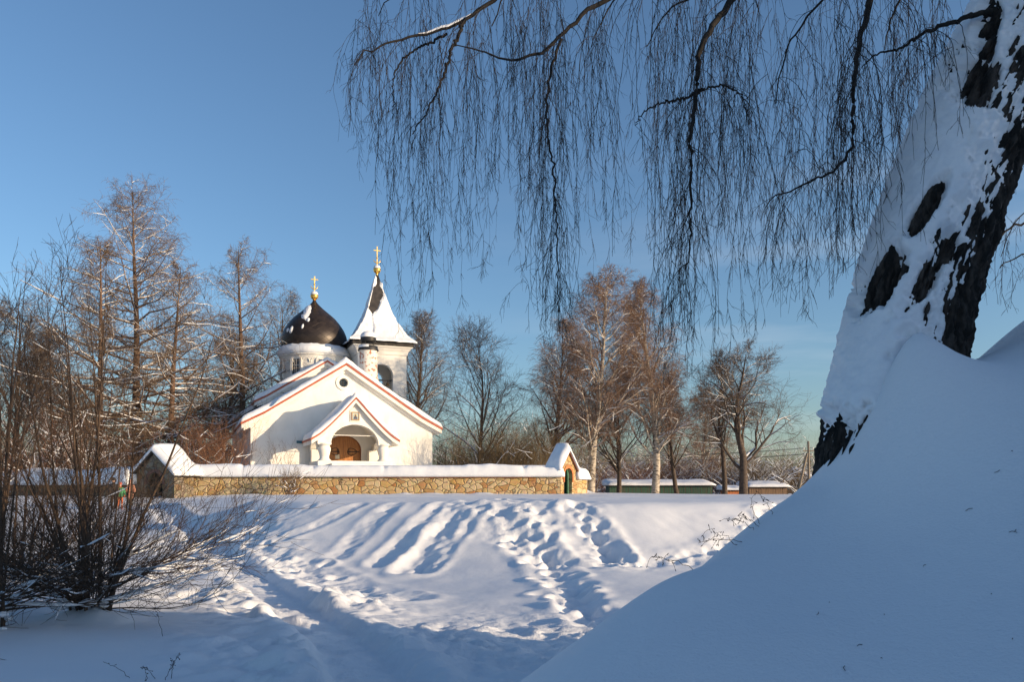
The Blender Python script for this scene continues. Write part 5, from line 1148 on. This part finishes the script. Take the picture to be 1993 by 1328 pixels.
def add_strand(P0, D0, r=.0024, depth=0):
    px0, py0 = proj(P0); c = float(np.exp(-((CLU - px0) / 15.) ** 2).max())
    if rng.random() > .5 + .5 * c: return
    global shortf; shortf = .55 + .45 * c; ym = float(np.interp(px0 + rng.normal() * 6, ex_, ey_))
    top = max(float(py0), -60); fr = rng.random() ** .5; y = top + (ym - top) * (.22 + .83 * fr) * shortf
    if ym - top < 25: y = top + 60 * rng.random() + 20
    pts, rr = hang(P0, D0, y, r, .10, 1)
    if len(pts) < 4: return
    allst.append((pts, rr))
    # side twigs
    n = int(len(pts) * .62)
    for k in range(n):
        i = rng.integers(1, len(pts) - 1); T = norm(pts[i + 1] - pts[i]); v = rng.normal(size=3); v = norm(v - (v @ T) * T); d = T * .85 + v * .48; d[2] -= .1
        l = .05 + .11 * rng.random() ** 1.5; a = pts[i]; tw = [a]; m = 3 if l < .1 else 4
        for j in range(m): d = norm(d + rng.normal(size=3) * .22 + np.array([0, 0, -.14])); a = a + d * l / m; tw.append(a)
        twigs.append(np.array(tw))
        if l > .09:
            v = norm(rng.normal(size=3)); twigs.append(np.array([tw[2], tw[2] + (d + v * .6) * .02, tw[2] + (d + v * .6) * .045, tw[2] + (d + v * .5) * .065 + np.array([0, 0, -.012])]))
    if depth < 1:
        for k in range(rng.integers(0, 3)):
            i = rng.integers(1, max(2, len(pts) * 2 // 3)); v = rng.normal(size=3) * np.array([1, 1, .3]); add_strand(pts[i], norm(v) + np.array([0, 0, -.6]), r * .8, depth + 1)
for p, rr in limb_pts:
    L_ = np.linalg.norm(np.diff(p, axis=0), axis=1).sum(); px_, py_ = proj(p)
    vis = np.where((py_ > -140) & (px_ > 640) & (px_ < 2150))[0]
    if len(vis) < 3: continue
    n = int(len(vis) / len(p) * L_ * 13) + 2
    for k in range(n):
        i = int(vis[0] + (vis[-1] - vis[0]) * (rng.random() ** .8)); i = min(i, len(p) - 2); v = rng.normal(size=3) * np.array([1, 1, .35]); T = norm(p[i + 1] - p[i])
        add_strand(p[i], norm(v) * .8 + T * .6, .0014 + min(rr[i] * .12, .0014))
# a curtain of strands from twigs that start above the frame
for k in range(210):
    px_ = rng.choice([700, 730, 800, 830, 900, 930, 1010, 1060, 1090, 1150, 1180, 1280, 1330, 1370, 1440, 1440, 1500, 1560, 1600, 1640, 1680, 1720, 1760, 1800, 1830]) + rng.normal() * 12; D = 5.0 + 2.8 * rng.random()
    P0 = W(px_, -60 + 150 * rng.random() ** 2, D); add_strand(P0, np.array([rng.normal() * .4, rng.normal() * .4, -.5]), .0018)
ns_ = 46
def resample(p, n):
    s = np.linspace(0, len(p) - 1, n); i = np.minimum(s.astype(int), len(p) - 2); f = (s - i)[:, None]; return p[i] * (1 - f) + p[i + 1] * f
A = np.stack([resample(p, ns_) for p, r in allst]); Ra = np.stack([np.interp(np.linspace(0, 1, ns_), np.linspace(0, 1, len(r)), r) for p, r in allst])
tw4 = np.stack([resample(t_, 4) for t_ in twigs]); rt4 = np.tile(np.array([.0013, .0012, .0010, .0008]), (len(tw4), 1))
V, Q = tubes([(A - B0, Ra), (tw4 - B0, rt4)], 3); mesh_np('crown', V, Q, TWIG, bt)
# dark upper boughs above the frame
p, d, l, r = kids(np.stack([cxs[::20], cys[::20], zt[::20]], 1)[None], rs[::20][None], np.array([9.]), 26, .5, .98, 60, 10, .35, .25, rmin=.02)
b1 = grow(p, d, l, np.clip(r, .02, .07), 8, .1, .0, .2, -.1); p, d, l2, r = kids(*b1, l, 8, .2, 1, 45, 12, .4, .5, rmin=.006); b2 = grow(p, d, l2, r, 5, .12, -.05, .3, -.3)
keepm = proj(b2[0])[1].max(1) < -30
b2 = (b2[0][keepm], b2[1][keepm]); k1 = proj(b1[0])[1].max(1) < -10; b1 = (b1[0][k1], b1[1][k1])
V, Q = tubes(local([b1, b2], B0), 4); mesh_np('upper_boughs', V, Q, TWIG, bt)
print('strands', len(allst), 'twigs', len(twigs), 'polys', sum(len(o.data.polygons) for o in bpy.data.objects if o.type == 'MESH'))
